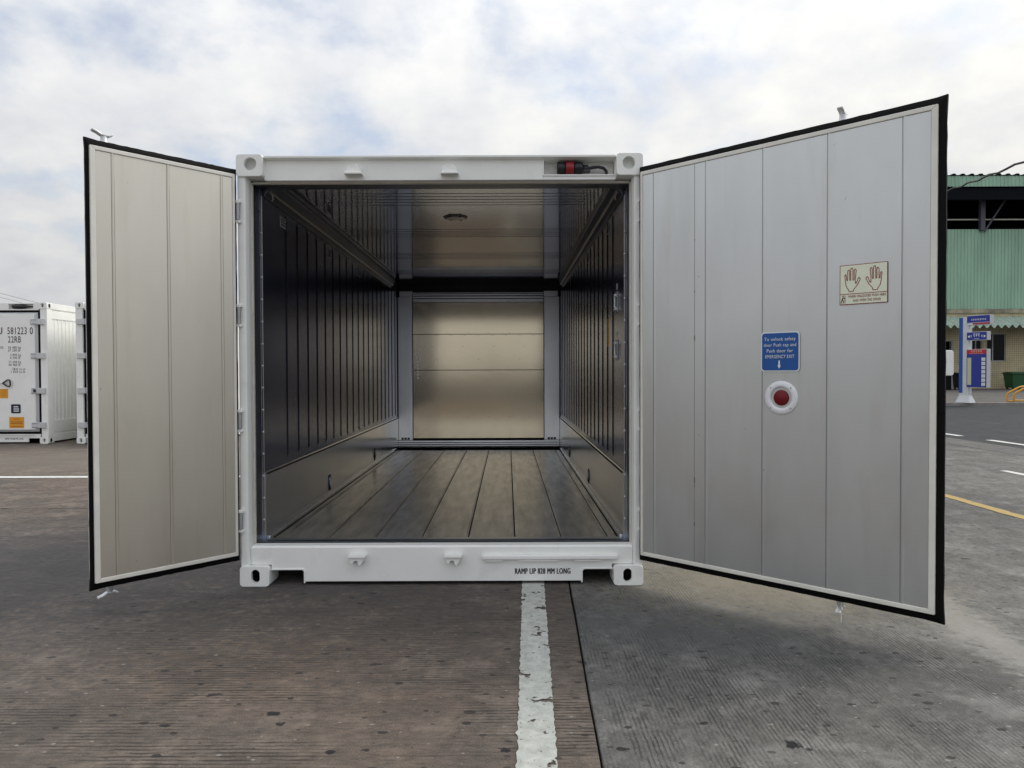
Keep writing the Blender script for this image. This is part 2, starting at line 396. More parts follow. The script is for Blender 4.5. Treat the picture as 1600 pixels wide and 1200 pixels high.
# ================================================================== ground
RX, GX = 8.45, 7.75            # asphalt edge, gutter strip edge
brownc = concrete('concrete_brown', (0.118, 0.102, 0.089), (0.262, 0.216, 0.178), (0.272, 0.190, 0.142), 'x',
                  stains_and_light=[(-0.895, 2.64, 0.026, 0.02, (0.012, 0.012, 0.015), 0.9), (-0.61, 2.37, 0.014, 0.014, (0.012, 0.012, 0.015), 0.9),
                          (-3.5, 4.6, 3.2, 1.4, (0.055, 0.058, 0.063), 0.7), (-0.6, 3.6, 1.2, 0.5, (0.08, 0.074, 0.07), 0.4),  # container's soft shadow, left and in front, painted into the slab colour
                          (-6.0, 10.6, 6.0, 1.5, (0.17, 0.15, 0.125), 0.7)])
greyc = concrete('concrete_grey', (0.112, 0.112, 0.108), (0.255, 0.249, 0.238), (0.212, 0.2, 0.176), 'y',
                 stains_and_light=[(0.979, 2.41, 0.026, 0.026, (0.008, 0.008, 0.012), 0.95), (2.33, 3.4, 0.16, 2.2, (0.28, 0.27, 0.25), 0.75),
                         (1.0, 3.55, 0.75, 0.35, (0.09, 0.094, 0.097), 0.5), (1.6, 4.3, 0.9, 0.6, (0.19, 0.17, 0.125), 0.7)])  # wide door's cast shadow and the sunlit strip behind it, painted in
gutterc = concrete('concrete_gutter', (0.13, 0.13, 0.125), (0.19, 0.185, 0.175), (0.17, 0.16, 0.15), 'y', spots=False, gamp=0.3)
pavec = concrete('concrete_apron', (0.11, 0.105, 0.10), (0.18, 0.17, 0.16), (0.15, 0.14, 0.13), 'x', spots=False, gamp=0.2)
asph = concrete('asphalt', (0.034, 0.038, 0.043), (0.052, 0.056, 0.062), (0.045, 0.047, 0.05), 'y', spots=False, gamp=0.1)
dirt = mat('joint_dirt', (0.016, 0.015, 0.014), 0.95)

g = MB().add([(-600, -400, -0.04), (600, -400, -0.04), (600, 900, -0.04), (-600, 900, -0.04)], [(0, 1, 2, 3)]).build('ground', dirt)
tag(g, kind='structure')
def jx(y): return 0.228 + 0.0335 * y          # the slab joint runs very slightly askew
def slab(poly, m):
    mb = MB().prism(poly, 'z', -0.035, 0.0)
    return mb.build('concrete_slab', m, g, bevel=0.004, seg=1)
YJ = [-8, 6.7, 14.0, 40, 300]
def wob_edge(y0, y1, side):
    pts, n = [], 60 if y1 < 20 else 4
    for i in range(n + 1):
        y = y0 + (y1 - y0) * i / n
        pts.append((jx(y) + side * 0.005 + random.uniform(-0.0025, 0.0025), y))
    return pts
for a, b in zip(YJ[:-1], YJ[1:]):
    e = wob_edge(a, b - 0.010, -1)
    slab([(-200, a), *e, (-200, b - 0.010)], brownc)
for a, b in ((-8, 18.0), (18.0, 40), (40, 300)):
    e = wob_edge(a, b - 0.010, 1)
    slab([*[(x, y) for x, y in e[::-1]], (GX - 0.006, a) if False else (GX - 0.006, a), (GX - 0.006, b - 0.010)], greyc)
for a, b in ((-8, 2), (2, 8), (8, 14), (14, 20), (20, 25.8)):
    MB().box(GX + 0.006, RX - 0.004, a, b - 0.012, -0.035, 0.002).build('gutter_slab', gutterc, g, bevel=0.004, seg=1)
road = MB().box(RX, 200, -40, 25.8, -0.036, -0.004).build('road', asph); tag(road, kind='structure')
apron = MB().box(GX, 200, 25.802, 300, -0.036, 0.10).build('pavement', pavec, bevel=0.03); tag(apron, kind='structure')
MB().box(GX, 200, 25.64, 25.80, -0.03, 0.115).build('kerb', mat('kerb_stone', (0.27, 0.25, 0.24), 0.8, 0, 0.2, 4), apron, bevel=0.02)
# painted lines
pw = paint('worn_white_paint', (0.55, 0.57, 0.53), 0.395)
pw2 = paint('white_line_paint', (0.70, 0.70, 0.68), 0.30)
py_ = paint('yellow_line_paint', (0.42, 0.30, 0.10), 0.34)
def strip(pl, pr, m, name='painted_line', z=0.004):
    n = len(pl); vs = [(*p, z) for p in pl] + [(*p, z) for p in pr]
    return MB().add(vs, [(i, i + 1, n + i + 1, n + i) for i in range(n - 1)]).build(name, m, g)
def edge(f, y0, y1, n, amp):
    return [(f(y0 + (y1 - y0) * i / n) + random.gauss(0, amp), y0 + (y1 - y0) * i / n) for i in range(n + 1)]
strip(edge(lambda y: -0.043 + 0.030 * y, 0.5, 8.0, 400, 0.003), edge(lambda y: 0.089 + 0.0305 * y, 0.5, 8.0, 400, 0.002), pw)
strip([(-40, 8.80), (-1.7, 8.80)], [(-40, 8.66), (-1.7, 8.66)], pw2)
strip(edge(lambda y: 4.44, -2, 11, 100, 0.006), edge(lambda y: 4.56, -2, 11, 100, 0.006), py_)
strip(edge(lambda y: 6.30, 2, 9.0, 60, 0.004), edge(lambda y: 6.40, 2, 9.0, 60, 0.004), pw2)
for a, b in ((10.6, 13.0), (13.8, 16.2), (17.0, 19.4), (20.2, 22.6)):
    strip(edge(lambda y: 8.83, a, b, 20, 0.004), edge(lambda y: 8.97, a, b, 20, 0.004), pw2, z=0.001)
# hairline crack in the left slab
ck = [(-5.6, 6.2)]
while ck[-1][0] < -3.6: ck.append((ck[-1][0] + 0.10, ck[-1][1] + 0.065 + random.uniform(-0.03, 0.03)))
strip(ck, [(x, y - random.uniform(0.006, 0.022)) for x, y in ck], dirt, 'crack', 0.003)

# ================================================================== the open container
CX, Y0 = -0.402, 4.22
HW = 1.212                      # half outer width
LW = 1.14                       # half lining width
JW = 1.155                      # half opening
XL, XR = CX - HW, CX + HW
FZ, CZ, YB = 0.225, 2.515, 9.90  # deck, ceiling, bulkhead
YL = 4.45                       # where the lining starts
root = empty('refrigerated_container', (CX, Y0, 0))
tag(root, 'white refrigerated container standing with both doors wide open', 'container')
OFF = (-CX, -Y0, 0)
def cm(): return MB(OFF)

hollowm = mat('casting_hollow_shade', (0.035, 0.032, 0.030), 0.7, 0.2, 0.4, 30)  # dark colour paints the shade inside the lower casting holes
# castings
def casting(mb, x0, x1, z0, z1, y, depth, hx, hz, hw, hh, rc=0.018, n=48, cav=0.155, hollow=None):
    cx_, cz_ = hx, hz; outer, inner = [], []
    for k in range(n):
        t = 2 * math.pi * k / n; c, s_ = math.cos(t), math.sin(t)
        tx = ((x1 - cx_) if c > 0 else (x0 - cx_)) / c if abs(c) > 1e-6 else 1e9
        tz = ((z1 - cz_) if s_ > 0 else (z0 - cz_)) / s_ if abs(s_) > 1e-6 else 1e9
        q = min(tx, tz); outer.append([cx_ + c * q, cz_ + s_ * q])
        # stadium hole (taller than wide)
        a, b = hw / 2, hh / 2; st = max(0, b - a)
        ex, ez = a * c, a * s_ + (st if s_ > 0 else -st)
        inner.append([cx_ + ex, cz_ + ez])
    for p in outer:      # round the four corners
        for qx, sx_ in ((x0, 1), (x1, -1)):
            for qz, sz_ in ((z0, 1), (z1, -1)):
                ox, oz = qx + sx_ * rc, qz + sz_ * rc
                if (p[0] - ox) * sx_ < 0 and (p[1] - oz) * sz_ < 0:
                    d = math.hypot(p[0] - ox, p[1] - oz)
                    if d > rc: p[0], p[1] = ox + (p[0] - ox) / d * rc, oz + (p[1] - oz) / d * rc
    V, F = [], []
    for ring, yy in ((outer, y + depth), (outer, y + 0.004), ([[p[0]*0.97+cx_*0.03, p[1]*0.97+cz_*0.03] for p in outer], y), (inner, y), (inner, y + 0.025)):
        V += [(p[0], yy, p[1]) for p in ring]
    for r_ in range(4):
        for k in range(n):
            F.append((r_*n+k, r_*n+(k+1) % n, (r_+1)*n+(k+1) % n, (r_+1)*n+k))
    F.append(tuple(range(n)))
    mb.add(V, F)
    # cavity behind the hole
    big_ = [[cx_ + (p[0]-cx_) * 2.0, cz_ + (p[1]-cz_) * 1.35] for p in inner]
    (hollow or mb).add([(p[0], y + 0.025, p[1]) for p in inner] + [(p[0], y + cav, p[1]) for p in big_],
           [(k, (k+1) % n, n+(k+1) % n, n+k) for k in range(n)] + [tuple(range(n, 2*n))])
    return mb
for sx in (-1, 1):
    ex = XL - 0.004 if sx < 0 else XR + 0.004
    a, b = (ex, ex + 0.160) if sx < 0 else (ex - 0.160, ex)
    casting(cm(), a, b, 2.462, 2.594, Y0, 0.17, (a + b) / 2 - sx * 0.006, 2.536, 0.074, 0.076, cav=0.056).build('corner_casting', white, root)
    a, b = (ex, ex + 0.178) if sx < 0 else (ex - 0.178, ex)
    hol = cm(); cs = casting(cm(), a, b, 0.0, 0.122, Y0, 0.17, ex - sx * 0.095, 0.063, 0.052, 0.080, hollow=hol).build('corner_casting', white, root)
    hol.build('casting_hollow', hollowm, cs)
    cm().box(ex, ex - sx * 0.162, 10.11, 10.28, 2.473, 2.594).build('corner_casting', white, root, bevel=0.01)
    cm().box(ex, ex - sx * 0.162, 10.11, 10.28, 0, 0.118).build('corner_casting', white, root, bevel=0.01)
# corner posts: shaped section with a step where the gasket lands
for sx in (-1, 1):
    xo, xi = CX + sx * HW, CX + sx * JW
    sec = [(xo, Y0 + 0.012), (xi + sx * 0.010, Y0 + 0.012), (xi + sx * 0.004, Y0 + 0.03), (xi, Y0 + 0.045), (xi, Y0 + 0.085), (xo, Y0 + 0.085)]
    cm().prism(sec, 'z', 0.122, 2.462).build('corner_post', white, root, bevel=0.006)
    cm().box(xi - sx * 0.006, xi + sx * 0.03, Y0 + 0.087, Y0 + 0.112, 0.238, 2.44).build('door_seal_strip', cream, root, bevel=0.004)
    cm().box(xi, CX + sx * (HW - 0.003), Y0 + 0.114, YL, 0.20, 2.47).build('door_jamb', jambst, root)
    # edge trim with rivets where the lining begins
    tr_ = cm().box(CX + sx * (LW - 0.003), CX + sx * (LW + 0.003), YL - 0.010, YL - 0.0005, FZ + 0.03, 2.40).build('edge_trim', alu, root, bevel=0.002)
    rv = cm()
    for k in range(15): rv.lathe([(0.0, -0.006), (0.006, -0.004), (0.008, 0.001)], (CX + sx * (LW + 0.001), YL - 0.0125, 0.36 + k * 0.139), 'y', 8)
    tag(rv.build('rivet_row', galv, tr_), kind='stuff')
    # hinges on the post
    for z in (0.398, 1.002, 1.632, 2.252):
        xh = xo + sx * 0.010
        for q in (-0.068, 0.050):
            cm().box(xo - sx * 0.026, xo + sx * 0.004, Y0 - 0.010, Y0 + 0.0115, z + q, z + q + 0.018).build('hinge_lug', white, root, bevel=0.003)
        hp = root
        o = cm().tube([(xo - sx * 0.010, Y0 - 0.006, z - 0.049), (xo - sx * 0.010, Y0 - 0.006, z + 0.049)], 0.011, 12).build('hinge_pin', hinge_g, hp)
# header with a socket pocket at the right
YH = Y0 + 0.045
hx0, hx1 = XL + 0.157, XR - 0.157
px0, px1, pz0, pz1 = 0.222, hx1 - 0.004, 2.474, 2.568
hd = cm().box(hx0, px0, YH, YH + 0.10, 2.447, 2.574).box(px0, hx1, YH, YH + 0.10, 2.447, pz0)
hd.box(px0 + .0005, hx1, YH + 0.075, YH + 0.10, pz0 + .0005, 2.574)
hd = hd.build('door_header', white, root, bevel=0.003)
cm().prism([(Y0 + 0.012, 2.574), (YH + 0.002, 2.566), (YH + 0.10, 2.5745), (YH + 0.10, 2.588), (Y0 + 0.012, 2.588)], 'x', hx0, hx1).build('header_lip', white, hd, bevel=0.003)
cm().box(px0 - 0.005, px0 + 0.001, YH - 0.008, YH + 0.074, pz0 - 0.004, pz1).build('pocket_rim', white, hd, bevel=0.002)
cm().box(px0 + 0.0015, px1, YH - 0.008, YH - 0.0005, pz0 - 0.005, pz0 + 0.003).build('pocket_rim', white, hd, bevel=0.002)
cm().box(CX - JW - 0.05, CX + JW + 0.05, Y0 + 0.087, Y0 + 0.112, 2.440, 2.4465).build('door_seal_strip', cream, root)
cm().box(CX - HW + 0.006, CX + HW - 0.006, YH + 0.102, YL + 0.02, 2.447, 2.57).build('door_jamb', jambst, root)
# socket with its cable
zc, yc = 2.523, YH + 0.024
sk = cm().lathe([(0.0, 0.305), (0.034, 0.305), (0.037, 0.310), (0.037, 0.352), (0.0365, 0.352), (0.0365, 0.408), (0.037, 0.408), (0.037, 0.448), (0.030, 0.462), (0.0, 0.463)], (0, yc, zc), 'x', 28)
sk.lathe([(0.0, 0.455), (0.022, 0.456), (0.022, 0.490), (0.015, 0.496), (0.0, 0.496)], (0, yc, zc - 0.004), 'x', 20).box(0.452, 0.505, yc - 0.02, yc + 0.018, zc - 0.026, zc - 0.010)
sk = sk.build('power_socket', blackp, root)
cm().lathe([(0.037, 0.356), (0.0395, 0.358), (0.0395, 0.402), (0.037, 0.404)], (0, yc, zc), 'x', 28).build('red_band', redp, sk)
cm().tube([(0.49, yc, zc - 0.004), (0.52, yc - 0.004, zc + 0.002), (0.555, yc - 0.008, zc + 0.004), (0.585, yc - 0.004, zc - 0.002), (0.603, yc + 0.016, zc - 0.012), (0.612, yc + 0.052, zc - 0.02)], 0.0095, 10).build('cable', blackp, sk)
# sill
YS = Y0 + 0.032
def nt_(a, b): return [(a, 0.022), (a + 0.010, 0.090), (b - 0.010, 0.090), (b, 0.022)]
nl, nr = (-1.432, -1.240), (0.452, 0.642)
poly = [(XL + 0.178, 0.088), (nl[0], 0.088), (nl[0] + 0.012, 0.092), (nl[1] - 0.012, 0.092), (nl[1], 0.080), (nl[1], 0.022), (nr[0], 0.022), (nr[0], 0.080), (nr[0] + 0.012, 0.092), (nr[1] - 0.012, 0.092), (nr[1], 0.088), (XR - 0.178, 0.088), (XR - 0.178, 0.1245), (XR - 0.060, 0.1245), (XR - 0.060, 0.228), (XL + 0.060, 0.228), (XL + 0.060, 0.1245), (XL + 0.178, 0.1245)]
sill = cm().prism(poly, 'y', YS, YS + 0.012).build('door_sill', white, root, bevel=0.003)
for a, b in (nl, nr):
    cm().box(a - 0.006, b + 0.006, YS - 0.006, YS + 0.10, 0.0925, 0.1005).build('pocket_rim', white, sill, bevel=0.003)
for a in (nl[1] + 0.0005, nr[0] - 0.009):
    cm().box(a, a + 0.0085, YS - 0.007, YS + 0.10, 0.012, 0.090).build('pocket_rim', white, sill, bevel=0.003)
cm().prism([(YS + 0.001, 0.2285), (YS + 0.012, 0.238), (Y0 + 0.100, 0.241), (Y0 + 0.100, 0.15), (YS + 0.001, 0.15)], 'x', XL + 0.058, XR - 0.058).build('sill_top', white, root, bevel=0.002)
cm().box(XL + 0.06, XR - 0.06, Y0 + 0.102, Y0 + 0.118, 0.18, 0.2435).build('threshold_joint', gapm, root)
cm().prism([(Y0 + 0.12, 0.2465), (Y0 + 0.15, 0.2495), (YL + 0.03, 0.236), (YL + 0.03, 0.17), (Y0 + 0.12, 0.17)], 'x', CX - JW, CX + JW).build('threshold', mat('threshold_steel', (0.40, 0.46, 0.55), 0.32, 1.0, 0.2, 8), root)
rl = cm().box(-0.158, 0.664, YS - 0.030, YS - 0.0005, 0.155, 0.186).build('ramp_lip', white, root, bevel=0.009, seg=3)
for a, b in ((-0.14, -0.03), (0.06, 0.30), (0.40, 0.56)): cm().box(a, b, YS - 0.022, YS - 0.001, 0.146, 0.1545).build('lip_bracket', white, rl)
text('RAMP LIP 828 MM LONG', ink, root, 'lettering', 0.042 - CX, YS - 0.002 - Y0, 0.065, 0.335, 0.034, bold=0.026)
# cam keepers on header and sill
def keeper(x, z, y, s):
    """cam keeper: base pad, open claw, heavy lip"""
    P = lambda a, b: (x + a * 1.2, z + s * b * 1.3)
    k = cm().prism([P(-0.044, -0.018), P(0.044, -0.018), P(0.040, 0.012), P(-0.040, 0.012)], 'y', y - 0.007, y)
    k.prism([P(-0.040, -0.016), P(0.040, -0.016), P(0.032, 0.004), P(0.020, 0.022), P(0.010, 0.022), P(0.004, 0.001), P(-0.012, 0.001), P(-0.020, 0.015), P(-0.030, 0.015), P(-0.037, 0.0)], 'y', y - 0.046, y - 0.006)
    k.prism([P(-0.043, -0.024), P(0.047, -0.024), P(0.044, -0.014), P(-0.041, -0.014)], 'y', y - 0.058, y - 0.005)
    return k.build('cam_keeper', white, root, bevel=0.003)
for x in (-0.919, -0.344): keeper(x, 2.502, YH, 1)
for x in (-0.911, -0.332): keeper(x, 0.158, YS, -1)
for sx in (-1, 1):
    ex = CX + sx * HW; ins = ex - sx * 0.157
    for pts_ in ([(ins, YH - 0.001, 2.450), (ins, YH - 0.001, 2.572)], [(ex - sx * 0.004, Y0 + 0.011, 2.461), (ex - sx * 0.056, Y0 + 0.011, 2.461)], [(ex - sx * 0.004, Y0 + 0.011, 0.1235), (ex - sx * 0.056, Y0 + 0.011, 0.1235)], [(ex - sx * 0.0595, YS - 0.001, 0.130), (ex - sx * 0.0595, YS - 0.001, 0.226)]):
        a_, b_ = Vector(pts_[0]), Vector(pts_[1]); n_ = 14
        cm().tube([a_.lerp(b_, k / n_) for k in range(n_ + 1)], [0.0038 + 0.0012 * (k % 2) for k in range(n_ + 1)], 6).build('weld_bead', white, root)
# outer shell
for sx in (-1, 1):
    cm().box(CX + sx * (LW + 0.014), CX + sx * (HW - 0.004), YL + 0.001, 10.10, 0.16, 2.50).build('side_wall', white, root)
    cm().box(CX + sx * (HW - 0.10), CX + sx * (HW - 0.002), Y0 + 0.18, 10.10, 0.03, 0.158).build('bottom_rail', white, root)
cm().box(XL + 0.004, XR - 0.004, YL + 0.022, 10.10, CZ + 0.022, 2.585).build('roof', white, root)
cm().box(XL + 0.004, XR - 0.004, 10.102, 10.24, 0.12, 2.57).build('machinery_end', white, root)
cm().box(XL + 0.11, XR - 0.11, YL + 0.04, 10.09, 0.11, FZ - 0.032).build('underfloor', gapm, root)

# wall lining, its beads, kick plates
for sx in (-1, 1):
    xw = CX + sx * LW
    wl = cm().box(xw, xw + sx * 0.012, YL, 10.09, 0.655, CZ).build('wall_lining', steel, root)
    rib_me = None
    for k in range(20):
        y = 4.94 + k * 0.263
        if y > YB - 0.1: break
        if rib_me is None:
            m_ = MB()
            pz = [(0.685, 0.0), (0.715, 1.0), (2.365, 1.0), (2.395, 0.0)]
            prof = [(-0.028, 0.0), (-0.016, 0.006), (0.016, 0.006), (0.028, 0.0)]
            vs = [(-sx * (h * q + (0.0 if h * q else -0.0005)), yy * (0.55 + 0.45 * q), z) for z, q in pz for yy, h in prof]
            fs = [(i*4+j, i*4+j+1, (i+1)*4+j+1, (i+1)*4+j) for i in range(3) for j in range(3)]
            m_.add(vs, fs)
            rb = m_.build('wall_rib', steel, wl, loc=(xw - CX, y - Y0, 0)); rib_me = rb
        else:
            dup(rib_me, wl, (xw - CX, y - Y0, 0))
    kp = cm().prism([(xw + sx * 0.013, FZ), (xw - sx * 0.008, FZ), (xw - sx * 0.008, 0.646), (xw - sx * 0.0005, 0.660), (xw + sx * 0.013, 0.660)], 'y', YL + 0.001, 9.90).build('kick_plate', kicks, root)
    cm().box(xw - sx * 0.009, xw - sx * 0.0125, YL + 0.03, 9.88, 0.642, 0.654).build('kick_plate_seam', gapm, kp)
    cm().box(xw - sx * 0.009, xw - sx * 0.030, YL + 0.01, 9.56, FZ + 0.0005, FZ + 0.030).build('floor_trim', kicks, kp, bevel=0.006)
    for y in ((6.04, 8.09) if sx < 0 else (6.34, 8.27)):
        cm().box(xw - sx * 0.0085, xw - sx * 0.011, y - 0.035, y + 0.035, 0.28, 0.41).build('lashing_recess', gapm, kp)
        rg = cm().tube([(xw - sx * 0.016, y - 0.018, 0.385), (xw - sx * 0.020, y - 0.022, 0.33), (xw - sx * 0.020, y, 0.305), (xw - sx * 0.020, y + 0.022, 0.33), (xw - sx * 0.016, y + 0.018, 0.385), (xw - sx * 0.014, y, 0.395), (xw - sx * 0.016, y - 0.018, 0.385)], 0.005, 6)
        rg.build('lashing_ring', galv, kp)
    # cove along the ceiling
    cv = cm().prism([(xw - sx * 0.0005, 2.405), (xw - sx * 0.010, 2.405), (xw - sx * 0.030, 2.440), (xw - sx * 0.062, 2.488), (xw - sx * 0.062, CZ - 0.0005), (xw - sx * 0.0005, CZ - 0.0005)], 'y', YL + 0.02, 9.30)
    cv = cv.build('ceiling_cove', jambst, root, bevel=0.004)
    cm().tube([(xw - sx * 0.036, YL + 0.06, 2.440), (xw - sx * 0.036, 9.30, 2.440)], 0.010, 10).build('cove_rail', alu, cv)
    cm().tube([(xw - sx * 0.042, YL + 0.065, 2.43), (xw - sx * 0.048, YL + 0.068, 2.40), (xw - sx * 0.040, YL + 0.072, 2.385)], 0.004, 6).build('cove_clip', alu, cv)
    # small plates high on the wall
    for y in ((4.80, 6.06, 7.26) if sx < 0 else (5.03, 6.36, 8.08)):
        lb = cm().box(xw - sx * 0.0005, xw - sx * 0.003, y, y + 0.13, 2.285, 2.355).build('wall_label', plabel, wl)
        t_ = cm()
        for r_ in range(3): t_.box(xw - sx * 0.0035, xw - sx * 0.0045, y + 0.015, y + 0.115 - 0.02 * (r_ == 2), 2.297 + r_ * 0.019, 2.306 + r_ * 0.019)
        t_.build('label_print', ink, wl)
# right wall fittings
xw = CX + LW
wl = [o for o in C.objects if o.name.startswith('wall_lining')][-1]
for z in (1.755, 1.435):
    cm().box(xw - 0.0005, xw - 0.006, 4.70, 4.78, z - 0.07, z + 0.07).build('rail_bracket', hinge_g, wl, bevel=0.002)
    for q in (-0.055, 0.035): cm().box(xw - 0.0062, xw - 0.022, 4.715, 4.765, z + q, z + q + 0.02).build('bracket_lug', galv, wl, bevel=0.002)
    cm().tube([(xw - 0.016, 4.74, z - 0.034), (xw - 0.016, 4.74, z + 0.034)], 0.007, 8).build('bracket_pin', galv, wl)
    cm().box(xw - 0.0005, xw - 0.002, 4.715, 4.765, z + 0.085, z + 0.125).build('wall_label', plabel, wl)
cm().box(xw - 0.0005, xw - 0.002, 4.71, 4.76, 1.285, 1.32).build('wall_label', plabel, wl)
cm().prism([(4.715, 1.25), (4.755, 1.25), (4.735, 1.19)], 'x', xw - 0.0005, xw - 0.002).build('arrow_label', plabel, wl)
cm().box(xw - 0.0005, xw - 0.0025, 5.14, 5.20, 1.475, 1.672).build('wall_label', orange, wl)

# ceiling with transverse beads and a round cover
ce = cm().box(CX - LW - 0.01, CX + LW + 0.01, YL + 0.023, 10.09, CZ, CZ + 0.02).build('ceiling', ceilm, root)
bead = None
for g_ in range(4):
    for k in range(5):
        y = 4.86 + g_ * 1.21 + k * 0.083
        if bead is None:
            bead = MB().prism([(-0.012, 0.0005), (-0.005, -0.002), (0.005, -0.002), (0.012, 0.0005)], 'x', -LW + 0.12, LW - 0.12).build('ceiling_bead', ceilm, ce, loc=(0, y - Y0, CZ))
        else: dup(bead, ce, (0, y - Y0, CZ))
cm().lathe([(0.0, -0.014), (0.06, -0.013), (0.085, -0.008), (0.098, 0.0)], (-0.407, 5.59, CZ), 'z', 28).build('round_cover', alu, ce)
cvs = cm()
for k in range(6):
    a = k * math.pi / 3; cvs.lathe([(0, -0.017), (0.006, -0.014), (0.007, -0.006)], (-0.407 + 0.08 * math.cos(a), 5.59 + 0.08 * math.sin(a), CZ), 'z', 6)
tag(cvs.build('cover_screws', gapm, ce), kind='stuff')

# deck of extruded planks
dk = cm().box(CX - LW - 0.01, CX + LW + 0.01, YL + 0.031, 10.09, FZ - 0.03, FZ - 0.020).build('deck', gapm, root)
seams = [CX - LW + 0.031, -1.457, -1.157, -0.857, -0.557, -0.257, 0.043, 0.343, 0.643, CX + LW - 0.031]
for a, b in zip(seams[:-1], seams[1:]):
    cm().box(a + 0.0034, b - 0.0034, YL + 0.032, 9.56, FZ - 0.011, FZ + random.uniform(-0.0015, 0.001)).build('deck_plank', deckm, dk, bevel=0.004)
    bd = cm().box(b - 0.020, b - 0.012, YL + 0.032, 9.55, FZ + 0.0012, FZ + 0.0065)
    if b < 0.7: bd.build('plank_bead', deckm, dk, bevel=0.0015, seg=1)

# bulkhead
bx0, bx1 = -1.536, 0.731
pa, pb = -1.332, 0.513
bh = cm().box(bx0 + 0.02, bx1 - 0.02, YB + 0.03, YB + 0.07, 0.27, 2.40).build('bulkhead', gapm, root)
for a, b in ((bx0, pa), (pb, bx1)):
    cm().box(a, b, YB - 0.015, YB + 0.028, 0.332, 2.345).build('bulkhead_post', bulkp, bh, bevel=0.006)
    cm().box(a + (0.02 if a < -1 else 0.0), b - (0.0 if a < -1 else 0.02), YB - 0.008, YB + 0.028, 2.348, 2.425).build('bulkhead_post_cap', bulkp, bh, bevel=0.004)
    xm = (a + b) / 2
    for k in range(3):
        cm().box(xm - 0.060 + k * 0.042, xm - 0.028 + k * 0.042, YB - 0.021, YB - 0.0155, 0.340, 0.370).build('drain_slot', ink, bh)
for z0, z1, dy in ((0.358, 1.315, 0.0), (1.319, 1.819, 0.004), (1.823, 2.268, 0.001)):
    cm().box(pa + 0.004, pb - 0.004, YB + dy, YB + 0.028, z0, z1).build('bulkhead_panel', bulkm, bh, bevel=0.003)
for z0, z1, y in ((2.273, 2.318, 0.0), (2.326, 2.352, -0.02), (2.364, 2.384, -0.01), (2.392, 2.402, -0.03)):
    cm().box(pa + 0.004, pb - 0.004, YB + y, YB + 0.028, z0, z1).build('bulkhead_rail', bulkp, bh, bevel=0.006)
for z0, z1, y in ((0.246, 0.272, -0.055), (0.274, 0.300, -0.038), (0.302, 0.330, -0.022)):
    cm().box(bx0, bx1, YB + y, YB + 0.03, z0, z1).build('bulkhead_sill', bulkp, bh, bevel=0.005)
rv = cm()
for z, xs in ((1.838, 6), (1.806, 9), (1.65, 4), (1.47, 3), (1.300, 6), (0.98, 6), (0.66, 6)):
    for k in range(xs): rv.lathe([(0, -0.005), (0.0045, -0.004), (0.006, 0.004)], (pa + 0.05 + (k + 0.5) * 1.745 / xs, YB + 0.001, z), 'y', 8)
tag(rv.build('rivet_rows', gapm, bh), kind='stuff')
lt = cm()
for k in range(9): lt.box(pa + 0.060, pa + 0.088, YB - 0.002, YB - 0.0005, 1.20 + k * 0.045, 1.222 + k * 0.045)
tag(lt.build('stencil_marks', bulkp, bh), kind='stuff')
# evaporator intake above
for k in range(4):
    cm().box(CX - LW + 0.1, CX + LW - 0.1, YB + 0.01 + k * 0.02, YB + 0.022 + k * 0.02, 2.418 + k * 0.022, 2.425 + k * 0.022).build('intake_slat', blackp, bh)
cm().box(CX - LW, CX + LW, 10.03, 10.06, FZ, CZ).build('back_plate', gapm, bh)
cm().box(CX - LW + 0.02, CX + LW - 0.02, YB + 0.10, YB + 0.12, 2.36, CZ - 0.003).build('intake_plate', blackp, bh)
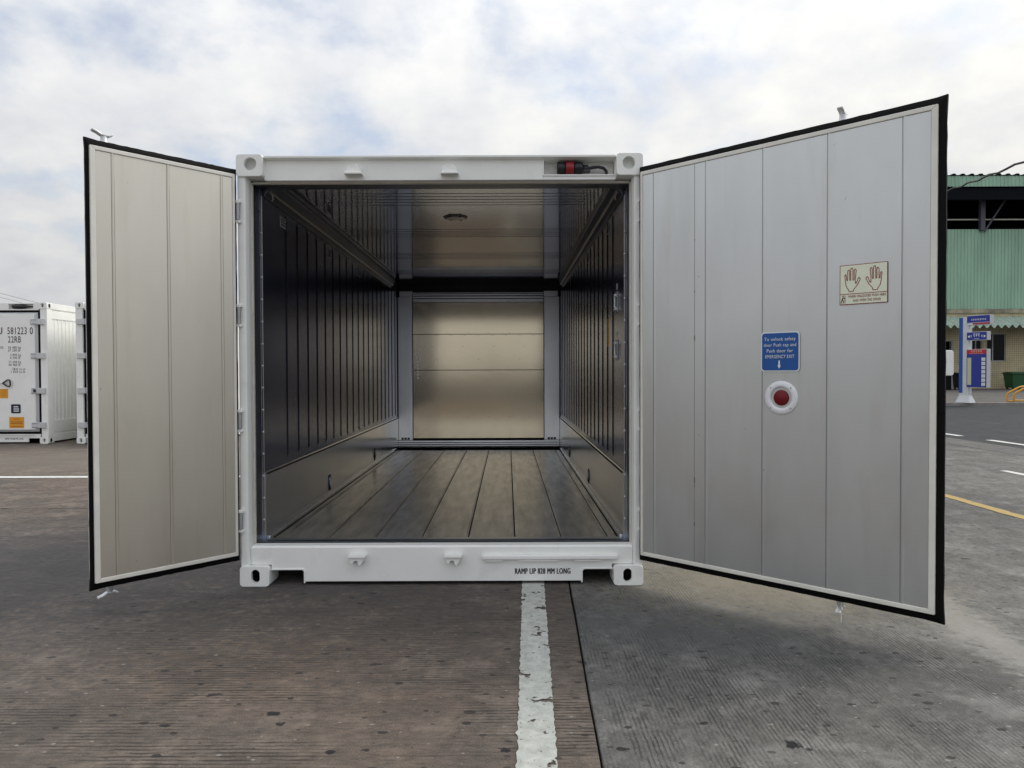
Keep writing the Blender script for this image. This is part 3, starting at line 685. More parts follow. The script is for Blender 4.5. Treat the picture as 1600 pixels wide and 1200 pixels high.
# ------------------------------------------------------------------ doors
def door(loc, ang, x0, x1, z0, z1, beads, free, lock_x, doorm):
    """local X along the door, inside face at y = 0 looking to -y; free = sign of the free edge"""
    T = 0.085
    d = MB().box(x0 + 0.004, x1 - 0.004, 0.016, T, z0 + 0.004, z1 - 0.004).build('door', doorgr, root, loc=(loc[0] - CX, loc[1] - Y0, 0), rot=(0, 0, ang))
    MB().box(x0 + 0.002, x1 - 0.002, T + 0.001, T + 0.02, z0, z1).build('outer_skin', white, d)
    tw = 0.022
    tf = tw + 0.004
    fr = MB()
    a0, a1 = x0 + (tf if free < 0 else tw * 0.7), x1 - (tf if free > 0 else tw * 0.7)
    # mitred trim frame
    O = [(x0, z0), (x1, z0), (x1, z1), (x0, z1)]; I = [(a0, z0 + tw), (a1, z0 + tw), (a1, z1 - tw), (a0, z1 - tw)]
    for k in range(4):
        j = (k + 1) % 4
        q = [O[k], O[j], I[j], I[k]]
        MB().prism(q, 'y', -0.006, 0.014).build('edge_trim', trimw, d, bevel=0.003)
    # sheet strips between pressed joints
    xs = [a0] + [b for b in beads] + [a1]
    for p, q in zip(xs[:-1], xs[1:]):
        MB().box(p + (0.0005 if p != a0 else 0.0005), q - (0.0005 if q != a1 else 0.0005), -0.001, 0.0155, z0 + tw + 0.0005, z1 - tw - 0.0005).build('door_panel', doorm, d, bevel=0.0018)
    for b in beads:
        MB().prism([(b + 0.003, -0.0008), (b + 0.006, -0.004), (b + 0.011, -0.004), (b + 0.015, -0.0008)], 'z', z0 + tw + 0.001, z1 - tw - 0.001).build('panel_bead', doorm, d)
    # flared black gasket, mitred, with pulled-out free corners
    gw, gf = 0.034, (0.031 if free > 0 else 0.017)
    gx0, gx1 = x0 - (gf if free < 0 else 0.016), x1 + (gf if free > 0 else 0.016)
    gz0, gz1 = z0 - gw, z1 + gw
    def fl(p, q):   # flare extra on free corners
        x, z = p
        if (free < 0 and x == gx0) or (free > 0 and x == gx1): return (x + free * 0.014, z + (0.016 if z > 1 else -0.016))
        return p
    outer = [(gx0, gz0), (gx1, gz0), (gx1, gz1), (gx0, gz1)]
    inner = [(x0 - 0.0005, z0 - 0.0005), (x1 + 0.0005, z0 - 0.0005), (x1 + 0.0005, z1 + 0.0005), (x0 - 0.0005, z1 + 0.0005)]
    V, F = [], []
    def ring(corners, y, nsub=40, flare=False):
        pts = []
        for k in range(4):
            a, b = corners[k], corners[(k + 1) % 4]
            for i in range(nsub):
                t = i / nsub; x, z = a[0] + (b[0]-a[0]) * t, a[1] + (b[1]-a[1]) * t
                if flare:
                    # corner ears: push the last bit of the outer ring out near free corners
                    cxs = gx0 if free < 0 else gx1
                    for cz_ in (gz0, gz1):
                        dd = math.hypot(x - cxs, z - cz_)
                        e_ = max(0.0, 1 - dd / 0.09) ** 2
                        x += free * 0.004 * e_; z += (0.006 if cz_ > 1 else -0.006) * e_
                    x += random.uniform(-0.0012, 0.0012); z += random.uniform(-0.0012, 0.0012)
                pts.append((x, y, z))
        return pts
    mid_ = [((o[0] + i_[0]) / 2, (o[1] + i_[1]) / 2) for o, i_ in zip(outer, inner)]
    rings = [ring(inner, 0.008), ring(mid_, 0.010), ring(outer, 0.014, flare=True), ring(outer, 0.030, flare=True), ring(mid_, 0.050), ring(inner, 0.090)]
    n = len(rings[0])
    for r_ in rings: V += r_
    for r_ in range(len(rings)):
        s_ = (r_ + 1) % len(rings)
        for k in range(n): F.append((r_*n+k, r_*n+(k+1) % n, s_*n+(k+1) % n, s_*n+k))
    MB().add(V, F).build('gasket', rubber, d)
    # locking bar on the outside with its cams
    lb = MB().tube([(lock_x, T + 0.05, z0 - 0.06), (lock_x, T + 0.05, z1 + 0.064)], 0.017, 14).build('locking_bar', galv, d)
    for s_, zt in ((1, z1 + 0.060), (-1, z0 - 0.056)):
        yy = T + 0.05
        cmb = MB().tube([(lock_x, yy, zt), (lock_x, yy, zt + s_ * 0.014), (lock_x, yy, zt + s_ * 0.046)], [0.024, 0.019, 0.016], 12)
        prof = [(-0.062, 0.066), (-0.040, 0.062), (-0.016, 0.048), (0.016, 0.046), (0.040, 0.053), (0.042, 0.047), (0.022, 0.036), (-0.014, 0.036), (-0.036, 0.048), (-0.060, 0.056)]
        if free < 0: cmb.prism([(lock_x + a, zt + s_ * b) for a, b in prof], 'y', yy - 0.017, yy + 0.017)
        else: cmb.prism([(yy + a * 0.8, zt + s_ * b) for a, b in prof], 'x', lock_x - 0.014, lock_x + 0.014)
        cmb.build('locking_cam', galv, d, bevel=0.003)
    # hinge blades across to the post
    for z in (0.398, 1.002, 1.632, 2.252):
        xa = x1 if free < 0 else x0
        MB().box(xa - (0.16 if free < 0 else -0.16), xa + (0.012 if free < 0 else -0.012), T + 0.021, T + 0.033, z - 0.045, z + 0.045).build('hinge_blade', galv, d, bevel=0.003)
    return d
angL = math.atan2(0.722, 0.692)
angR = math.atan2(-0.684, 0.729)
ZD0, ZD1 = 0.195, 2.468
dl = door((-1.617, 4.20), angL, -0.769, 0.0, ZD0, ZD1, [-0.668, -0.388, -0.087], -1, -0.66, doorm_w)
dr = door((0.791, 4.183), angR, 0.0, 1.533, ZD0, ZD1, [0.086, 0.415, 0.738, 1.062, 1.392], 1, 1.09, doorm_c)
dl['label'] = 'narrow grey door leaf, opened to the left'; dr['label'] = 'wide grey door leaf with safety stickers'
# seam with a few dents on the wide leaf
sm = MB().box(0.3505, 0.3522, -0.0018, -0.0002, ZD0 + 0.024, ZD1 - 0.024)
for z, h in ((1.46, 0.03), (0.66, 0.035), (0.64, 0.01), (1.73, 0.008), (0.42, 0.02), (2.02, 0.006)): sm.box(0.349, 0.3545, -0.0022, -0.0001, z, z + h)
sm.build('panel_seam', mat('seam_dirt', (0.16, 0.14, 0.10), 0.8), dr)
# blue instruction plate
def local_plate(x0, x1, z0, z1, r, y0, y1, name, m): return plate(MB(), x0, x1, z0, z1, r, y0, y1).build(name, m, dr)
local_plate(0.736, 0.935, 1.287, 1.490, 0.018, -0.0075, -0.0055, 'sticker_border', whink)
local_plate(0.742, 0.929, 1.293, 1.484, 0.014, -0.0095, -0.0077, 'instruction_sticker', blue)
for s_, z, wd in (('To unlock safety', 1.445, 0.160), ('door Push cap and', 1.415, 0.166), ('Push door for', 1.385, 0.134), ('EMERGENCY EXIT', 1.355, 0.148)):
    text(s_, whink, dr, 'sticker_lettering', 0.8355, -0.0115, z, wd, 0.0170, 'CENTER', bold=0.008)
MB().prism([(0.829, 1.343), (0.829, 1.318), (0.824, 1.318), (0.8325, 1.302), (0.841, 1.318), (0.836, 1.318), (0.836, 1.343)], 'y', -0.0115, -0.0098).build('sticker_arrow', whink, dr)
# hands sticker
hx0_, hx1_, hz0_, hz1_ = 1.124, 1.336, 1.606, 1.796
local_plate(hx0_, hx1_, hz0_, hz1_, 0.003, -0.0055, -0.0040, 'sticker_border', maroon)
local_plate(hx0_ + 0.0035, hx1_ - 0.0035, hz0_ + 0.0035, hz1_ - 0.0035, 0.002, -0.0068, -0.0057, 'push_here_sticker', glow)
MB().box(hx0_ + 0.003, hx1_ - 0.003, -0.0078, -0.0070, 1.6555, 1.6585).build('sticker_rule', maroon, dr)
hand = [(205,775),(402,775),(395,740),(340,665),(322,560),(308,440),(312,415),(330,412),(345,470),(352,535),(372,540),(372,470),(372,350),(385,318),(408,318),(418,350),(418,530),(437,540),(443,520),(443,310),(455,280),(480,280),(492,310),(492,535),(512,540),(520,510),(520,340),(530,310),(556,310),(566,340),(550,480),(545,600),(560,615),(580,590),(605,520),(625,492),(650,500),(655,525),(630,580),(590,650),(520,720),(500,775)]
hand = hand[1:]
def hand_outline(cx_, flip):
    pts = []
    for x, z in hand:
        u = (x - 450) / 1090 * 0.215; v = (775 - z) / 830 * 0.187
        pts.append((cx_ + flip * u, -0.0078, 1.6685 + v))
    pts.append(pts[0])
    m_ = MB()
    # flat ribbon: thin bars joined along the outline
    hw_ = 0.0016
    for a, b in zip(pts[:-1], pts[1:]):
        dx, dz = b[0]-a[0], b[2]-a[2]; l_ = math.hypot(dx, dz) or 1e-6; nx, nz_ = -dz/l_*hw_, dx/l_*hw_
        ex, ez = dx/l_*hw_*0.6, dz/l_*hw_*0.6
        m_.add([(a[0]-ex+nx, a[1], a[2]-ez+nz_), (b[0]+ex+nx, a[1], b[2]+ez+nz_), (b[0]+ex-nx, a[1], b[2]+ez-nz_), (a[0]-ex-nx, a[1], a[2]-ez-nz_)], [(0, 1, 2, 3)])
    m_.build('hand_outline', maroon, dr)
hand_outline(1.176, 1); hand_outline(1.283, -1)
text('WHEN UNLOCKED PUSH HERE', maroon, dr, 'sticker_lettering', 1.246, -0.0078, 1.6390, 0.165, 0.0120, 'CENTER', bold=0.006)
text('AND OPEN THE DOOR', maroon, dr, 'sticker_lettering', 1.246, -0.0078, 1.6190, 0.122, 0.0120, 'CENTER', bold=0.006)
fig = MB()
def bar(m_, a, b, w_, y=-0.0078):
    dx, dz = b[0]-a[0], b[1]-a[1]; l_ = math.hypot(dx, dz); nx, nz_ = -dz/l_*w_/2, dx/l_*w_/2
    m_.add([(a[0]+nx, y, a[1]+nz_), (b[0]+nx, y, b[1]+nz_), (b[0]-nx, y, b[1]-nz_), (a[0]-nx, y, a[1]-nz_)], [(0, 1, 2, 3)])
bar(fig, (1.1405, 1.643), (1.1360, 1.630), 0.0050); bar(fig, (1.1360, 1.631), (1.1300, 1.614), 0.0035); bar(fig, (1.1365, 1.631), (1.1420, 1.624), 0.0035); bar(fig, (1.1420, 1.625), (1.1400, 1.613), 0.0035)
bar(fig, (1.1405, 1.641), (1.1480, 1.636), 0.0030); bar(fig, (1.1400, 1.651), (1.1400, 1.646), 0.0055)
fig.build('pictogram', ink, dr)
dpic = MB(); bar(dpic, (1.1490, 1.651), (1.1490, 1.613), 0.0032); dpic.build('pictogram_door', maroon, dr)
# emergency release: dished white ring with a red cap
bc = (0.8405, 0, 1.152)
ring_ = MB().lathe([(0.086, 0.0), (0.086, -0.006), (0.082, -0.010), (0.062, -0.012), (0.056, -0.010), (0.048, 0.018), (0.044, 0.022), (0.0, 0.022)], bc, 'y', 48).build('release_ring', mat('white_plastic', (0.78, 0.79, 0.82), 0.35), dr)
MB().lathe([(0.040, 0.021), (0.041, 0.000), (0.039, -0.006), (0.030, -0.011), (0.0, -0.013)], bc, 'y', 40).build('release_cap', capred, dr)
sw = MB()
for a in (45, 135, 225, 315): sw.lathe([(0.0, -0.0135), (0.0035, -0.013), (0.004, -0.011)], (bc[0] + 0.073 * math.cos(R(a)), 0, bc[2] + 0.073 * math.sin(R(a))), 'y', 8)
tag(sw.build('ring_screws', hinge_g, dr), kind='stuff')
# pale tie hanging from the wide leaf
MB().tube([(1.115, 0.06, ZD0 - 0.02), (1.117, 0.06, ZD0 - 0.08), (1.116, 0.06, ZD0 - 0.15)], 0.003, 6).build('hanging_tie', trimw, dr)

# ================================================================== closed containers in the row behind
def closed_container(xc, label):
    YC = 12.9
    r = empty('refrigerated_container', (xc, YC, 0)); tag(r, label, 'container', 'closed white containers in the row behind')
    H = 1.219
    for sx in (-1, 1):
        for z0, z1, hz in ((0, 0.118, 0.06), (2.473, 2.591, 2.535)):
            a, b = (-H, -H + 0.162) if sx < 0 else (H - 0.162, H)
            casting(MB(), a, b, z0, z1, 0.0, 0.17, (a + b) / 2, hz, 0.05, 0.075, n=24).build('corner_casting', white, r)
            MB().box(a, b, 5.88, 6.05, z0, z1).build('corner_casting', white, r, bevel=0.01)
            # side aperture of the casting
            MB().prism([(0.075 + 0.03 * math.cos(t * math.pi / 6), hz + 0.04 * math.sin(t * math.pi / 6)) for t in range(12)], 'x', sx * (H + 0.0005), sx * (H + 0.002)).build('casting_aperture', gapm, r)
        MB().box(sx * (H - 0.004), sx * (H - 0.13), 0.008, 0.16, 0.1185, 2.4725).build('corner_post', white, r, bevel=0.008)
        # ribbed side wall
        V, ys = [], []
        y = 0.165
        while y < 5.87:
            for dy, dx in ((0, 0.0), (0.075, 0.0), (0.082, 0.009), (0.105, 0.009)): ys.append((y + dy, dx))
            y += 0.112
        mb = MB(); xs_ = sx * (H - 0.028)
        vs = [(xs_ + sx * dx, yy, z) for yy, dx in ys for z in (0.42, 2.30)]
        mb.add(vs, [(2*i, 2*i+2, 2*i+3, 2*i+1) for i in range(len(ys) - 1)])
        mb.box(xs_ - sx * 0.05, xs_ - sx * 0.001, 0.165, 5.88, 0.17, 2.48)
        mb.build('side_wall', white, r)
        MB().box(sx * (H - 0.030), sx * (H - 0.012), 0.165, 5.88, 0.20, 0.42).build('side_kick_band', white, r, bevel=0.004)
        MB().box(sx * (H - 0.030), sx * (H - 0.012), 0.165, 5.88, 2.30, 2.45).build('side_top_band', white, r, bevel=0.004)
        MB().box(sx * (H - 0.09), sx * (H - 0.004), 0.171, 5.879, 2.475, 2.585).build('top_rail', white, r, bevel=0.006)
        MB().box(sx * (H - 0.09), sx * (H - 0.006), 0.171, 5.879, 0.03, 0.165).build('bottom_rail', white, r, bevel=0.006)
    MB().box(-H + 0.09, H - 0.09, 0.15, 6.0, 2.50, 2.575).build('roof', white, r)
    MB().box(-H + 0.03, H - 0.03, 5.89, 6.03, 0.12, 2.56).build('machinery_end', white, r)
    MB().box(-H + 0.09, H - 0.09, 0.17, 5.88, 0.12, 0.165).build('underfloor', gapm, r)
    # header, with the socket pocket right of middle
    p0, p1 = 0.50, 0.955
    hd_ = MB().box(-H + 0.164, p0, 0.03, 0.15, 2.452, 2.58).box(p1, H - 0.164, 0.03, 0.15, 2.452, 2.58).box(p0, p1, 0.09, 0.15, 2.452, 2.58).box(p0, p1, 0.03, 0.09, 2.452, 2.470).box(p0, p1, 0.03, 0.09, 2.566, 2.58)
    hd_.build('door_header', white, r)
    MB().lathe([(0, 0.56), (0.035, 0.56), (0.040, 0.60), (0.040, 0.76), (0.025, 0.80), (0.018, 0.84), (0.010, 0.93), (0, 0.93)], (0, 0.055, 2.518), 'x', 16).build('power_socket', blackp, r)
    # sill with pockets
    s_ = 0.83
    MB().prism([(-H + 0.164, 0.10), (-H + 0.20, 0.10), (-s_, 0.10), (-s_, 0.03), (s_, 0.03), (s_, 0.10), (H - 0.164, 0.10), (H - 0.164, 0.175), (-H + 0.164, 0.175)], 'y', 0.03, 0.06).build('door_sill', white, r)
    MB().box(-H + 0.164, H - 0.164, 0.061, 0.15, 0.10, 0.17).build('sill_back', gapm, r)
    MB().box(0.10, H - 0.28, 0.006, 0.029, 0.158, 0.172).build('ramp_lip', white, r)
    text('RAMP LIP 828 MM LONG', ink, r, 'lettering', 0.40, 0.028, 0.075, 0.335, 0.034, bold=0.01)
    # doors: narrow leaf right in view of the photograph is the wide one
    X0, X1, Z0_, Z1_ = -H + 0.13, H - 0.145, 0.175, 2.475
    sp_ = -0.30
    MB().box(X0, X1, 0.05, 0.10, Z0_, Z1_ - 0.02).build('gasket', rubber, r)
    MB().box(X0 + 0.02, X1 - 0.02, 0.101, 0.16, Z0_ + .02, Z1_ - 0.04).build('door_core', doorgr, r)
    for a, b in ((X0 + 0.045, sp_ - 0.02), (sp_ + 0.02, X1 - 0.045)):
        dd = MB().box(a + 0.04, b - 0.04, 0.002, 0.049, Z0_ + 0.085, Z1_ - 0.105).build('door', white, r, bevel=0.004)
        # bevelled edge frame
        V = [(a, 0.045, Z0_ + 0.045), (b, 0.045, Z0_ + 0.045), (b, 0.045, Z1_ - 0.065), (a, 0.045, Z1_ - 0.065), (a + 0.045, 0.006, Z0_ + 0.09), (b - 0.045, 0.006, Z0_ + 0.09), (b - 0.045, 0.006, Z1_ - 0.11), (a + 0.045, 0.006, Z1_ - 0.11)]
        MB().add(V, [(0, 1, 5, 4), (1, 2, 6, 5), (2, 3, 7, 6), (3, 0, 4, 7)]).build('door_edge', mat('edge_aluminium', (0.55, 0.56, 0.58), 0.4, 0.5), dd)
        lx = a + 0.12 if a > sp_ else b - 0.10
        if a > sp_: lx = a + 0.35
        MB().tube([(lx, -0.03, 0.13), (lx, -0.03, 2.52)], 0.017, 10).build('locking_bar', galv, dd)
        for z in (0.45, 1.25, 2.05): MB().box(lx - 0.05, lx + 0.05, -0.05, 0.0015, z - 0.03, z + 0.03).build('bar_bracket', galv, dd, bevel=0.004)
    # hinges across the gasket, four each side
    for sx in (-1, 1):
        for i, z in enumerate((0.343, 0.973, 1.613, 2.237)):
            xa = sx * (H - 0.02); xb = sx * (H - 0.30)
            hg = MB().box(xa - sx * 0.02, sx * (H - 0.185), -0.026, 0.004, z - 0.052, z + 0.052).box(sx * (H - 0.186), xb, -0.012, 0.0015, z - 0.052, z + 0.052)
            hg = hg.build('hinge', galv, r, bevel=0.004)
            bl = MB()
            for k in range(4):
                for dz in (-0.036, 0.036): bl.lathe([(0, -0.018), (0.009, -0.017), (0.010, -0.012)], (sx * (H - 0.205 - k * 0.025), 0, z + dz), 'y', 6)
            tag(bl.build('hinge_bolts', hinge_g, hg), kind='stuff')
            if i == 1: MB().lathe([(0, -0.03), (0.022, -0.028), (0.026, -0.013)], (sx * (H - 0.235), 0, z), 'y', 12).build('door_hook', ink, hg); 
    return r, X1
ca, X1 = closed_container(-9.645, 'closed white container with black serial number 581223 and orange stickers')
def ax(px): return (px - 74) / 85.3 + 1.219
def az(py): return 1.29 - (py - 581) / 85.3
yt = -0.0015
text('U', ink, ca, 'serial_lettering', ax(4.2), yt, az(519.5), None, 0.128, 'RIGHT', bold=0.0)
text('581223', ink, ca, 'serial_lettering', ax(12.2), yt, az(519.5), 30/85.3, 0.128, bold=0.0)
text('0', ink, ca, 'serial_lettering', ax(47), yt, az(519.5), 5/85.3, 0.128)
text('22RB', ink, ca, 'serial_lettering', ax(13), yt, az(532.5), 20/85.3, 0.118)
text('GROSS', ink, ca, 'weight_lettering', ax(5.5), yt, az(542), 0.20, 0.042, 'RIGHT')
for s_, y, x0, x1 in (('30 480 kg', 542, 13, 32.5), ('67 200 lb', 546.5, 13, 31.5), ('2 830 kg', 553.5, 16, 32.5), ('6 240 lb', 558, 16, 31.5), ('27 650 kg', 564.5, 13.5, 32.5), ('60 960 lb', 569, 13.5, 31.5), ('28.6 cu m', 575.5, 19, 39), ('1 010 cu ft', 580, 17, 39)):
    text(s_, ink, ca, 'weight_lettering', ax(x0), yt, az(y), (x1 - x0) / 85.3, 0.042)
MB().tube([(ax(5), -0.025, az(596)), (ax(13), -0.03, az(590.8)), (ax(16), -0.03, az(591.2)), (ax(17), -0.03, az(594)), (ax(17), -0.03, az(599)), (ax(15.8), -0.03, az(601)), (ax(12.5), -0.03, az(600.8)), (ax(5), -0.025, az(596))], 0.013, 8).build('door_handle', blackp, ca)
MB().tube([(ax(5), -0.025, az(596)), (ax(-25), -0.02, az(596))], 0.010, 8).build('handle_rod', galv, ca)
def sticker(x0, x1, y0, y1, m, r_=0.005): return plate(MB(), ax(x0), ax(x1), az(y1), az(y0), r_, -0.001, 0.0012).build('sticker', m, ca)
sticker(-8, 11.6, 605, 619.6, orange); sticker(13, 36, 649, 666.3, orange); sticker(16, 31, 629, 643.2, navy, 0.02)
for y in (608.5, 612, 615, 618): text('- - - -', orinkm, ca, 'sticker_print', ax(2.5), yt - .0015, az(y), 6/85.3, 0.08)
for y, m_, a_, b_ in ((652.5, orinkm, 20, 29), (657, orinkm, 15, 34), (659.5, orinkm, 15, 34), (664, orinkm, 16, 33)):
    MB().box(ax(a_), ax(b_), -0.004, -0.003, az(y), az(y) + 0.010).build('sticker_print', m_, ca)
for y in (633.8, 637.2, 640.4):
    MB().box(ax(20), ax(27.5 + (y > 635)), -0.004, -0.003, az(y), az(y) + 0.018).build('sticker_print', whink, ca)
cbn, _ = closed_container(-6.695, 'closed white container half hidden behind the narrow door leaf')
MB().box(-1.03 + 0.18, -1.03 + 0.50, -0.03, -0.012, az(597.5), az(595.5)).build('door_handle', blackp, cbn)

# ================================================================== warehouse far right
YW = 45.0
def ws(px): return (px - 793) / 1100 * YW
def wz(py): return 1.29 - (py - 581) / 1100 * YW
green = mat('green_cladding', (0.37, 0.57, 0.43), 0.55, 0, 0.2, 0.8, stretch=(1, 1, 0.2))
tan = None
def tile_mat():
    m, t, p = newmat('tan_tiles'); nd, lk = t.nodes, t.links.new
    tcn = nd.new('ShaderNodeTexCoord'); mpn = nd.new('ShaderNodeMapping'); mpn.inputs['Rotation'].default_value = (R(90), 0, 0); lk(tcn.outputs['Object'], mpn.inputs[0])
    br = nd.new('ShaderNodeTexBrick'); br.offset = 0.0; br.inputs['Scale'].default_value = 1.0
    br.inputs['Brick Width'].default_value = 0.14; br.inputs['Row Height'].default_value = 0.14; br.inputs['Mortar Size'].default_value = 0.010
    br.inputs['Color1'].default_value = (0.66, 0.57, 0.35, 1); br.inputs['Color2'].default_value = (0.60, 0.515, 0.315, 1); br.inputs['Mortar'].default_value = (0.28, 0.24, 0.16, 1)
    lk(mpn.outputs[0], br.inputs['Vector'])
    n = nd.new('ShaderNodeTexNoise'); n.inputs['Scale'].default_value = 0.7; n.inputs['Detail'].default_value = 6; lk(tcn.outputs['Object'], n.inputs['Vector'])
    mr_ = nd.new('ShaderNodeMapRange'); mr_.inputs[1].default_value = 0.45; mr_.inputs[2].default_value = 0.75; mr_.inputs[4].default_value = 0.7; lk(n.outputs['Fac'], mr_.inputs[0])
    mx = nd.new('ShaderNodeMix'); mx.data_type = 'RGBA'; lk(mr_.outputs[0], mx.inputs['Factor']); lk(br.outputs['Color'], mx.inputs['A']); mx.inputs['B'].default_value = (0.16, 0.14, 0.10, 1)
    lk(mx.outputs['Result'], p.inputs['Base Color']); p.inputs['Roughness'].default_value = 0.6
    return m
tanm = tile_mat()
darkst = mat('dark_steelwork', (0.007, 0.008, 0.011), 0.8, spec=0.08)
awnm = mat('awning_sheet', (0.42, 0.52, 0.45), 0.5, 0, 0.25, 2)
glassd = mat('dark_glass', (0.008, 0.009, 0.010), 0.12, spec=0.12)
alfr = mat('window_frame_grey', (0.34, 0.34, 0.33), 0.5, 0.3)
WX0, WX1 = 9.0, 70.0
wh = empty('warehouse', (ws(1540), YW, 0.10)); tag(wh, 'green corrugated warehouse with tan tiled lower wall and dark open band under the roof', 'warehouse')
WO = (-ws(1540), -YW, -0.10)
def wm(): return MB(WO)
wins = [(1541.0, 1571.5, 523.5, 567.5), (1515.0, 1534.5, 523.5, 567.5), (1415, 1446, 523.5, 567.5), (1642, 1673, 523.5, 567.5)]
# tiled wall built round its openings
ops = [(ws(a), ws(b), wz(d), wz(c)) for a, b, c, d in wins] + [(ws(1458), ws(1487.5), 0.10, wz(534))]
wall = wm(); xs = sorted({WX0, WX1} | {o[0] for o in ops} | {o[1] for o in ops})
ztop = wz(486.5)
for a, b in zip(xs[:-1], xs[1:]):
    o_ = [o for o in ops if o[0] <= a + 1e-6 and o[1] >= b - 1e-6]
    if o_:
        o_ = o_[0]
        if o_[2] > 0.2: wall.box(a, b, YW, YW + 0.3, 0.1, o_[2])
        wall.box(a, b, YW, YW + 0.3, o_[3], ztop)
    else: wall.box(a, b, YW, YW + 0.3, 0.1, ztop)
wall.build('tiled_wall', tanm, wh)
for (a, b, z0, z1) in ops[:4]:
    m_ = (a + b) / 2 - (0.2 if b - a > 1 else 0)
    f = wm()
    for p_, q_ in ((a, a + 0.07), (m_ - 0.035, m_ + 0.035), (b - 0.07, b)): f.box(p_, q_, YW + 0.05, YW + 0.12, z0, z1)
    for p_, q_, r_, s_ in ((a + .07, m_ - .035, z0, z0 + .07), (m_ + .035, b - .07, z0, z0 + .07), (a + .07, m_ - .035, z1 - .07, z1), (m_ + .035, b - .07, z1 - .07, z1)): f.box(p_, q_, YW + 0.05, YW + 0.12, r_, s_)
    f = f.build('window', alfr, wh)
    for p_, q_ in ((a + .07, m_ - .035), (m_ + .035, b - .07)): wm().box(p_, q_, YW + 0.08, YW + 0.09, z0 + .07, z1 - .07).build('window_pane', glassd, f)
wm().box(WX0, WX1, YW + 1.2, YW + 1.3, 0.1, ztop).build('inner_wall', darkst, wh)
a, b, z0, z1 = ops[4]
df = wm().box(b - 0.08, b + 0.02, YW - 0.03, YW + 0.1, 0.1, z1).box(a, b - .081, YW - 0.03, YW + 0.1, z1 - 0.08, z1).build('doorway_frame', alfr, wh)
wm().box(WX0, WX1, YW - 0.10, YW + 0.25, wz(492), wz(486)).build('ledge', mat('ledge_beige', (0.38, 0.34, 0.25), 0.8, 0, 0.5, 1.5), wh)
def corrug(z0, z1, y, pitch, amp, name, m, xa=WX0, xb=WX1, slope=0.0):
    pts = []; x = xa
    while x < xb:
        for d, h in ((0, 0), (pitch * 0.74, 0), (pitch * 0.80, amp), (pitch * 0.94, amp)): pts.append((x + d, h))
        x += pitch
    vs = [(px_, y - h + (slope if z == z1 else 0), z) for px_, h in pts for z in (z0, z1)]
    return wm().add(vs, [(2*i, 2*i+2, 2*i+3, 2*i+1) for i in range(len(pts) - 1)]).build(name, m, wh)
corrug(wz(485.5), wz(361.5), YW + 0.05, 0.215, 0.05, 'wall_cladding', green)
corrug(wz(303), wz(287), YW - 1.2, 0.235, 0.05, 'roof_fascia', green)
wm().box(WX0, WX1, YW - 1.24, YW + 22, wz(286.8), wz(285.8)).build('roof', darkst, wh)
rc = wm(); x = WX0
while x < WX1:
    rc.prism([(x, wz(285.8)), (x + 0.30, wz(285.8)), (x + 0.22, wz(284.0)), (x + 0.08, wz(284.0))], 'y', YW - 1.3, YW + 3); x += 0.56
rc.build('roof_ribs', darkst, wh)
wm().box(WX0, WX1, YW + 6, YW + 6.2, 0.2, wz(287)).build('inner_wall', darkst, wh)
wm().box(WX0, WX1, YW + 0.2, YW + 6, wz(361.2), wz(360)).build('loft_deck', darkst, wh)
wm().box(WX0, WX1, YW - 1.1, YW - 0.9, wz(322), wz(304)).build('fascia_beam', darkst, wh)
wm().box(WX0, WX1, YW + 0.08, YW + 0.2, wz(347), wz(345.2)).build('light_rail', mat('rail_pale', (0.5, 0.48, 0.4), 0.6), wh)
for px in (1430, 1531, 1632): 
    wm().box(ws(px - 3.5), ws(px + 3.5), YW - 0.2, YW + 0.04, wz(364), wz(303.5)).tube([(ws(px + 3), YW - 0.15, wz(366)), (ws(px + 42), YW - 0.15, wz(305))], 0.06, 6).build('roof_truss', mat('truss_grey', (0.08, 0.085, 0.10), 0.6), wh)
wm().box(WX0, WX0 + 0.3, YW + 0.31, YW + 22, 0.1, wz(287)).build('gable_wall', green, wh)
wm().box(WX1 - 0.3, WX1, YW + 0.31, YW + 22, 0.1, wz(287)).build('gable_wall', green, wh)
# ribbed awning
pts = []; x = WX0
while x < WX1:
    for k in range(8): pts.append((x + 0.44 * k / 8, 0.10 * math.sin(2 * math.pi * k / 8)))
    x += 0.44
rows = [(YW - 0.02, wz(499.0)), (YW - 1.2, wz(503) - 0.12), (YW - 2.2, wz(510) - 0.25)]
vs = [(px_, yy, zz_ + h) for px_, h in pts for yy, zz_ in rows]
fs = []
for i in range(len(pts) - 1):
    for j in range(2): fs.append((3*i+j, 3*i+3+j, 3*i+4+j, 3*i+1+j))
wm().add(vs, fs, True).build('awning', awnm, wh)
